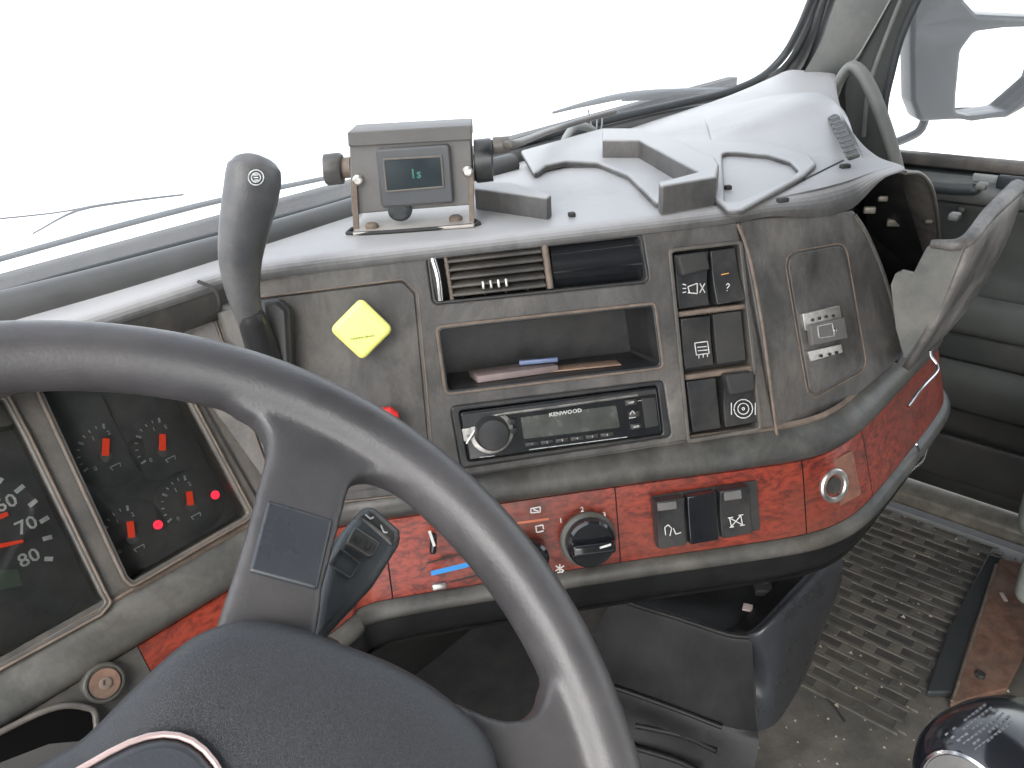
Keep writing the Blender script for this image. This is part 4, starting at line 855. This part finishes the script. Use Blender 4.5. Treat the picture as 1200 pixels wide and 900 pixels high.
s2 = [WH.loc(*p) for p in [(520, 820), (545, 832), (568, 842), (592, 847), (612, 845), (626, 837), (633, 824), (634, 806), (655, 790), (694, 850), (722, 920), (730, 1000), (700, 1060), (640, 1040), (560, 980), (480, 900)]]
def ext(poly, h0, h1):
    poly = roundpoly(poly, .006, 3); n = len(poly)
    lo = [bm.verts.new((x, y, h0)) for x, y in poly]; hi = [bm.verts.new((x, y, h1)) for x, y in poly]
    a = sum(poly[i-1][0]*poly[i][1]-poly[i][0]*poly[i-1][1] for i in range(n))
    f1 = bm.faces.new(hi); f2 = bm.faces.new(lo[::-1])
    for i in range(n): bm.faces.new((lo[i], lo[(i+1) % n], hi[(i+1) % n], hi[i]))
for s in (s1, s2):
    ext(s, -.009, .0085)
ext([(x*cos(R(218))-y*sin(R(218)), x*sin(R(218))+y*cos(R(218))) for x, y in s2], -.009, .0085)
ext([(x*cos(R(205))-y*sin(R(205)), x*sin(R(205))+y*cos(R(205))) for x, y in s1], -.009, .0085)
ext([(.09*cos(R(a)), .055*sin(R(a))-.025) for a in range(0, 360, 15)], -.022, .004)
bmesh.ops.recalc_face_normals(bm, faces=bm.faces)
me = bpy.data.meshes.new('rim'); bm.to_mesh(me); bm.free(); me.transform(WH.mat())
rim = link('rim', me, rimm, whl)
rmod = rim.modifiers.new('remesh', 'REMESH'); rmod.mode = 'VOXEL'; rmod.voxel_size = .0023; rmod.use_smooth_shade = True
sm = rim.modifiers.new('smooth', 'SMOOTH'); sm.factor = .6; sm.iterations = 9
# hub pad
qq = [WH.loc(*p, .016) for p in [(60, 890), (100, 865), (150, 815), (200, 768), (240, 742), (290, 730), (350, 740), (400, 758), (450, 777), (493, 800), (533, 830), (560, 857), (573, 883), (577, 902)]]
half = [(.0, qq[0][1]-.002)]+qq+[(qq[-1][0]-.0015, qq[-1][1]-.012), (.148, -.068), (.130, -.088), (.100, -.102), (.05, -.110), (0, -.112)]
ol = half+[(-x, y) for x, y in half[-2:0:-1]]
ol = catmull([(*p, 0) for p in ol+[ol[0]]], 3)[:-1, :2]
rows = []
cx0, cy0 = 0, -.022
for s_, h_ in ((.93, -.020), (.97, -.012), (1.0, .000), (1.006, .010), (1.004, .018), (.992, .0245), (.97, .0290), (.93, .0325), (.86, .0355), (.75, .0385), (.6, .041), (.45, .0425), (.3, .0433), (.15, .0436), (.02, .0437)):
    c_ = [WH.w(cx0+(x-cx0)*s_, cy0+(y-cy0)*s_, h_) for x, y in ol]; rows.append(np.array(c_+[c_[0]]))
pad = loft('hub_pad', rows, padm, whl, 1, 2, ang=70)
# centre plate with bright line round it
hw = [(-.0645, .043), (.0645, .043), (.0645, -.078), (-.0645, -.078)]
plate('horn_plate', WH, hw, .030, .0455, spokem, whl, px=False, r=.026, bev=.003, label='smooth blue grey centre plate')
me = curve_mesh(roundpoly(offset(hw, .0022), .028), [roundpoly(offset(hw, .0002), .026)], .0052, .0008); me.transform(WH.mat(0, 0, .0400)); link('horn_plate_edge', me, mat('pinkish_rim', (.55, .42, .40), .35, metal=.5, var=.15), whl, smooth=True)
for sgn in (1,):
    pc_ = [WH.loc(*p, .0125) for p in [(314, 582), (393, 606), (374, 690), (292, 668)]]
    if sgn < 0: pc_ = [(-x, -y) for x, y in pc_]
    plate('spoke_cover', WH, pc_, -.004, .0096, spokem, whl, px=False, r=.002, bev=.0018, label='smooth dark blue grey spoke insert')
    ll = [WH.loc(*p, .011) for p in [(294, 671), (374, 691)]]
tube('steering_column', [WH.w(0, -.01, -.01), WH.w(0, -.01, -.12), WH.w(0, -.02, -.40)], [.075, .06, .05], matte, whl, n=3, seg=20)

# control stalk
SK = Plane(WH.w(0, 0, -.055), 1.8, 47.2)
stk = thing('wiper_stalk', 'thick dark stalk with switch marks sticking up behind the steering wheel spoke', 'stalk', SK.px(400, 700))
sb = plate('paddle', SK, [(366, 742), (374, 700), (385, 655), (402, 622), (428, 592), (440, 594), (468, 618), (472, 634), (440, 685), (404, 724), (384, 746), (372, 765)], -.012, .010, stalkm, stk, r=.006, bev=.005)
plate('end_cap', SK, [(414, 606), (430, 592), (441, 594), (470, 620), (471, 632), (460, 646)], -.013, .0112, black, stk, r=.003, bev=.005, ph=.01)
frame('button_outline', SK, [(405, 641), (419, 652), (404, 676), (386, 661)][::-1] if False else [(399, 641), (424, 660), (411, 678), (385, 661)], .0008, .010, .0116, ledgem, stk, r=.0015, bev=.0002)
plate('rocker_button', SK, [(416, 616), (447, 636), (435, 654), (406, 636)], .010, .0135, ledgem, stk, r=.002, bev=.001, ph=.0135)
print_lines('button_symbols', SK, [(416, 626, 413, 632), (420, 628, 417, 635), (424, 631, 421, 637), (413, 632, 421, 637), (431, 633, 427, 641), (436, 637, 432, 645), (427, 641, 432, 645), (440, 640, 437, 647)], .0011, .0138, matte, stk)
print_lines('stalk_marks', SK, [(428, 603, 434, 608), (434, 608, 438, 606), (446, 615, 450, 624), (450, 624, 454, 624)], .0009, .0115, dim_p, stk)
tube('stalk_arm', [SK.px(378, 748, 0), SK.px(360, 800, -.01), SK.px(330, 860, -.02)], .009, black, stk, n=3)
# ------------------------------------------------------------------ trailer brake lever
lev = thing('brake_lever', 'tall curved grey hand lever standing on the dash left of the yellow knob', 'lever', PC.px(300, 390))
plate('lever_housing', PC, [(252, 366), (262, 356), (330, 352), (342, 365), (344, 440), (300, 440), (262, 400)], -.004, .016, bezelm, lev, r=.008, bev=.005, ph=.016)
plate('lever_collar', PC, [(302, 352), (326, 350), (340, 362), (345, 450), (312, 450)], .012, .026, black, lev, r=.006, bev=.005, ph=.026)
tube('lever_boot', [PC.px(318, 440, .020), PC.px(306, 405, .034), PC.px(296, 376, .05), PC.px(293, 366, .054)], [.013, .012, .0105, .009], sidem, lev, n=4, seg=16)
tube('lever_grip', [PC.px(294, 376, .05), PC.px(290, 362, .053), PC.px(284, 335, .058), PC.px(282, 300, .062), PC.px(287, 265, .066), PC.px(293, 235, .069), PC.px(297, 210, .070), PC.px(298, 197, .069), PC.px(298, 189, .068), PC.px(298, 185.5, .067)],
     [.0095, .0108, .0135, .0165, .0188, .0202, .0205, .0195, .0150, .004], leverm, lev, n=5, seg=24, flat=.75)
LP_ = Plane(PC.px(300, 208, .0875), 40, 16)
print_lines('brake_symbol', LP_, ring(300, 208, 9, 14)+ring(300, 208, 5.5, 10)+[(297, 205, 303, 205), (297, 208, 303, 208), (298, 211, 303, 211)], .0008, .0, dim_p, lev)

# ------------------------------------------------------------------ camera monitor on the dash top
ma, mb = atz(412, 272, 1.0205), atz(556, 263, 1.0205)
MO = Plane(ma, math.degrees(atan2(-(mb-ma)[1], (mb-ma)[0])), 2)
mon = thing('camera_monitor', 'small grey box monitor on a bent steel bracket, screwed to the dash top', 'monitor', (ma+mb)/2)
plate('case', MO, [(409, 158), (551, 149), (555, 240), (412, 251)], -.042, -.001, monm, mon, r=.002, bev=.0012, ph=-.001)
plate('case_hood', MO, [(407, 155), (552, 147), (553, 164), (408, 172)], -.044, .003, mat('monitor_hood', (.095, .09, .086), .5, var=.15), mon, r=.001, bev=.0008, ph=.003)
scr = plate('screen_frame', MO, [(441, 176), (526, 170), (531, 237), (448, 243)], -.001, .006, mat('monitor_frame', (.07, .074, .08), .4, var=.1), mon, r=.003, bev=.0012, ph=.006)
frame('screen_edge', MO, [(440, 175), (527, 169), (532, 238), (447, 244)], .0012, .0, .0048, ledgem, scr, r=.004, bev=.0004)
plate('screen', MO, [(449, 187), (517, 183), (520, 219), (453, 225)], .0060, .0068, mongl, scr, r=.001, bev=.0002, ph=.0066)
frame('screen_bezel', MO, [(448, 186), (518, 182), (521, 220), (452, 226)], .0016, .0055, .0074, bezelm, scr, r=.0015, bev=.0004)
text('screen_digits', '1s', MO.mat(*MO.loc(487, 204, .007), .0072), .011, mat('green_digits', (.03, .16, .12), .4, bump=0, emit=(.1, .7, .5), estr=.01), scr)
lathe('sensor_button', MO, *MO.loc(469, 247, .0), [(.0085, -.006), (.0085, .003), (.006, .005), (.001, .005)], rubber, mon, sx=1.2)
for a, b, r_, nm in (((381, 199), (402, 197), .0135, 'side_knob'), ((556, 189), (578, 187), .0185, 'side_knob')):
    tube(nm, [MO.px(*a, -.02), MO.px(a[0]+1.5, a[1], -.02), MO.px(b[0]-2, b[1], -.02), MO.px(*b, -.02)], [r_*.86, r_, r_, r_*.86], black if a[0] > 500 else bezelm, mon, n=1, seg=20)
tube('knob_shaft', [MO.px(402, 197, -.02), MO.px(412, 196, -.02)], .009, edgem, mon, n=1)
tube('cable_gland', [MO.px(578, 171, -.02), MO.px(597, 169, -.02)], [.0075, .007], bezelm, mon, n=1)
for p in ((420, 210), (548, 200)): lathe('bracket_screw', MO, *MO.loc(*p), [(.0045, 0), (.0045, .0045), (.003, .006), (.001, .006)], metal, mon, seg=14)
# bracket: two arms and a foot in bent strip
for xs in (((411, 212), (418, 210), (421, 270), (414, 270)), ((549, 203), (555, 202), (556, 262), (550, 262))): quad_box('bracket_arm', MO, list(xs), .001, .0035, edgem, mon, bev=.0005, r=.0005)
foot = [(413, 273), (556, 263), (549, 240), (425, 250)]
plate('bracket_foot', TOP, foot, .0008, .0035, mat('bracket_steel', (.42, .39, .36), .45, metal=.3, var=.2), mon, r=.002, bev=.0006, ph=.0035)
tube('foot_edge', [TOP.px(*p, .002) for p in [(413, 268), (418, 274), (551, 264), (556, 258)]], .0018, matte, mon, n=3, seg=8)
for p in ((436, 266), (534, 257)): q = TOP.loc(*p, .004); lathe('foot_screw', TOP, *q, [(.006, .003), (.006, .006), (.004, .0075), (.001, .0075)], edgem, mon, seg=14)
tag(tube('monitor_cable', [MO.px(590, 170, -.02), MO.px(606, 168, -.02), gl(640, 155, .09), gl(680, 142, .06), gl(720, 131, .045)], .0036, bezelm, None, n=6, seg=8), 'dark cable running from the monitor to the windscreen', 'cable')
tag(tube('loose_cable', [aty(659, 172, .66), aty(664, 160, .665), aty(672, 150, .67), aty(683, 148, .67), aty(694, 152, .67), aty(703, 162, .66)], .0050, lightcable, None, n=5, seg=10), 'pale loop of loose cable at the foot of the windscreen', 'cable')
ww = thing('wire_bundle', 'thin pale wires standing up behind the moulded ridge', 'wire', aty(697, 165, .67))
for a, b in (((693, 160), (689, 128)), ((697, 162), (699, 132)), ((701, 163), (706, 136)), ((691, 158), (682, 146))): tube('wire', [aty(*a, .665), aty((a[0]+b[0])/2+1.5, (a[1]+b[1])/2, .67), aty(*b, .672)], .0011, lightcable, ww, n=4, seg=6)

# ------------------------------------------------------------------ lower console with open bin
con = thing('lower_console', 'black moulded bin with raised side wall under the dashboard', 'console', (.25, .40, ZF))
r = [[atz(722, 700, .505), atz(745, 709, .50), atz(800, 726, .495), atz(852, 743, .49), atz(880, 747, .49)],
     [atz(712, 712, .49), atz(740, 722, .485), atz(798, 740, .48), atz(850, 757, .475), atz(882, 762, .475)],
     [atz(690, 760, .43), atz(725, 770, .43), atz(790, 792, .42), atz(848, 812, .41), atz(884, 820, .41)],
     [atz(676, 795, .39), atz(716, 804, .385), atz(782, 826, .375), atz(846, 850, .365), atz(888, 858, .36)]]
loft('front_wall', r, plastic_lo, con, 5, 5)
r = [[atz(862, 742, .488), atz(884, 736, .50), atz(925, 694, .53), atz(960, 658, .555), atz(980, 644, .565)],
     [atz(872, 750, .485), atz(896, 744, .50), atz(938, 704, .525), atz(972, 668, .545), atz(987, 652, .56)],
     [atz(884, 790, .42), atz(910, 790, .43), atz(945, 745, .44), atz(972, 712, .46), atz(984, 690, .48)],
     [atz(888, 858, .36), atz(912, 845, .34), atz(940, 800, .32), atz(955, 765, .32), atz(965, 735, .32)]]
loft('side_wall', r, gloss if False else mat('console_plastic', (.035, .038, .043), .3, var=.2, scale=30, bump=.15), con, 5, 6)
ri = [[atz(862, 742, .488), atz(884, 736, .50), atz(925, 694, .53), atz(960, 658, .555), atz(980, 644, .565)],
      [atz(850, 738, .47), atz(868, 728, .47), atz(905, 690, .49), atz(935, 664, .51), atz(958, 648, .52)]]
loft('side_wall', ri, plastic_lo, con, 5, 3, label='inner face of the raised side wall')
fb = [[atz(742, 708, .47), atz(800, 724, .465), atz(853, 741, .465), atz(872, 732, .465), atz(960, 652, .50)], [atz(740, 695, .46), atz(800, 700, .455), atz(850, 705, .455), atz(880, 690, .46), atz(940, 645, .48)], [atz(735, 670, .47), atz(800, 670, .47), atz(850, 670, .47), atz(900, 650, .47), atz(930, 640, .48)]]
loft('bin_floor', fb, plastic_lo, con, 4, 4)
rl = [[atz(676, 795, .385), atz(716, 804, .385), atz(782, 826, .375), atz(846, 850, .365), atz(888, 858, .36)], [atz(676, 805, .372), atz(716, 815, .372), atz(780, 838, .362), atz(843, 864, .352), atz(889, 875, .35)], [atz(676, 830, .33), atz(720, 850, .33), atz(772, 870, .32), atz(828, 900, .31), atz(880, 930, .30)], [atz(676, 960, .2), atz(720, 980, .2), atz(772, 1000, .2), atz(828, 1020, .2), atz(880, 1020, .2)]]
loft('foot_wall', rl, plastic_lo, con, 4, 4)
tube('rim_bead', [p+EZ*.001 for p in r[0][:1]] and [atz(722, 700, .507), atz(745, 709, .502), atz(800, 726, .497), atz(852, 743, .492), atz(878, 746, .492)], .0035, plastic_lo, con, n=4, seg=8)
tube('step_bead', [atz(690, 797, .388), atz(722, 806, .386), atz(784, 828, .376), atz(846, 852, .366)], .0035, plastic_lo, con, n=4, seg=8)
for k, pts in enumerate(([(745, 850), (800, 862), (840, 880)], [(740, 875), (790, 890), (822, 905)], [(842, 868), (850, 885), (858, 905)])): tube('molded_rib', [atz(*p, .335-.02*k) for p in pts], .004, plastic_lo, con, n=3, seg=8)
tag(box('black_scrap', Matrix.Translation(Vector(atz(893, 690, .478)))@Matrix.Rotation(R(35), 4, 'Z'), .030, .022, .010, matte, None, bev=.002), 'small black plastic scrap lying in the lower console bin', 'scrap')
tag(box('paper_scrap', Matrix.Translation(Vector(atz(876, 713, .472)))@Matrix.Rotation(R(20), 4, 'Z'), .012, .012, .003, paper, None, bev=.0008), 'crumpled pink paper scrap in the console bin, nearest the rim', 'paper scrap')
tag(box('paper_scrap', Matrix.Translation(Vector(atz(898, 682, .490)))@Matrix.Rotation(R(-15), 4, 'Z'), .012, .005, .002, bezelm, None, bev=.0005), 'small grey paper strip on top of the black scrap', 'paper scrap')
# silver chain
chn = thing('key_chain', 'short silver bead chain hanging at the passenger corner under the dash', 'chain', aty(1070, 545, .19))
cp = catmull([aty(*p, .188) for p in [(1057, 561), (1064, 554), (1072, 547), (1080, 540), (1084, 530), (1088, 518)]], 4)
for p in cp:
    bm = bmesh.new(); bmesh.ops.create_icosphere(bm, subdivisions=1, radius=.0024); me = bpy.data.meshes.new('bead'); bm.to_mesh(me); bm.free(); me.transform(Matrix.Translation(Vector(p))); link('bead', me, chrome, chn)
tube('ring', [aty(*p, .188) for p in [(1074, 521), (1077, 530), (1075, 540), (1070, 548)]], .0012, chrome, chn, n=4, seg=6)

# ------------------------------------------------------------------ gear knob
kd = ray(1160, 908); kp = CAM+kd/np.linalg.norm(kd)*.56
gk = thing('gear_knob', 'glossy black gear shift knob with shift pattern at the lower right corner', 'gear knob', kp)
ax_ = (-RT*.80-UP*.06-FW*.58); ax_ /= np.linalg.norm(ax_)   # towards the viewer, down to the left
KS = .66
ua = np.cross(ax_, EZ); ua /= np.linalg.norm(ua); va = np.cross(ua, ax_)
KM = Matrix(((ua[0], va[0], ax_[0], kp[0]), (ua[1], va[1], ax_[1], kp[1]), (ua[2], va[2], ax_[2], kp[2]), (0, 0, 0, 1))) @ Matrix.Scale(KS, 4)
lathe('knob_body', PC, 0, 0, [(.012, -.085), (.035, -.08), (.048, -.062), (.0545, -.03), (.056, 0), (.0535, .02), (.047, .036), (.038, .046), (.034, .048), (.033, .045), (.001, .045)], knobm, gk, seg=48, axis=KM)
lathe('pattern_disc', PC, 0, 0, [(.032, .044), (.032, .0475), (.030, .0485), (.001, .0488)], monm, gk, seg=40, axis=KM)
lathe('disc_ring', PC, 0, 0, [(.0345, .045), (.0350, .0485), (.0325, .0495), (.0315, .0480)], chrome, gk, seg=40, axis=KM)
tube('shift_rod', [kp-ax_*.05, kp-ax_*.05-EZ*.2+EX*.03, np.array([kp[0]+.08, kp[1]+.05, ZF])], .012, black, gk, n=3)
# bright letters and emblem printed on the gear knob, following its surface
def on_knob(px, py, lift=.0006):
    d = ray(px, py); d = d/np.linalg.norm(d); o = (CAM-kp)/KS; d = d/KS; best = None
    prof = [(.012, -.085), (.035, -.08), (.048, -.062), (.0545, -.03), (.056, 0), (.0535, .02), (.047, .036), (.038, .046)]
    for t in np.linspace(.40, .56, 321):
        p = o+d*t; h = p@ax_; r_ = np.linalg.norm(p-ax_*h); R_ = np.interp(h, [q[1] for q in prof], [q[0] for q in prof]) if -.085 < h < .046 else 0
        if r_ <= R_+lift: return kp+p*KS
    return None
for li in range(6):
    for k in range(11):
        if random.random() < .18: continue
        x0, y0 = 1108+li*7, 862+li*3.4; a = (x0+k*4.4, y0-k*3.4)
        p = on_knob(*a); q = on_knob(a[0]+3.4, a[1]-2.6)
        if p is None or q is None: continue
        nn = (CAM-p)/np.linalg.norm(CAM-p)
        s_ = np.cross(nn, q-p); s_ = s_/(np.linalg.norm(s_)+1e-9)*.0007
        if np.linalg.norm(q-p) > .006: continue
        link('knob_lettering', mesh('knob_lettering', [p-s_, q-s_, q+s_, p+s_], [(0, 1, 2, 3)]), mat('knob_print', (.09, .095, .10), .6, bump=0), gk)
tb = (-.012, -.012); 
for dx_, dy_, r_, m_ in ((-.006, .012, .011, tan), (.016, -.004, .007, tan)):
    lathe('tan_emblem', PC, 0, 0, [(r_, .0487), (r_, .0494), (.001, .0496)], m_, gk, seg=24, axis=KM@Matrix.Translation((dx_, dy_, 0)))
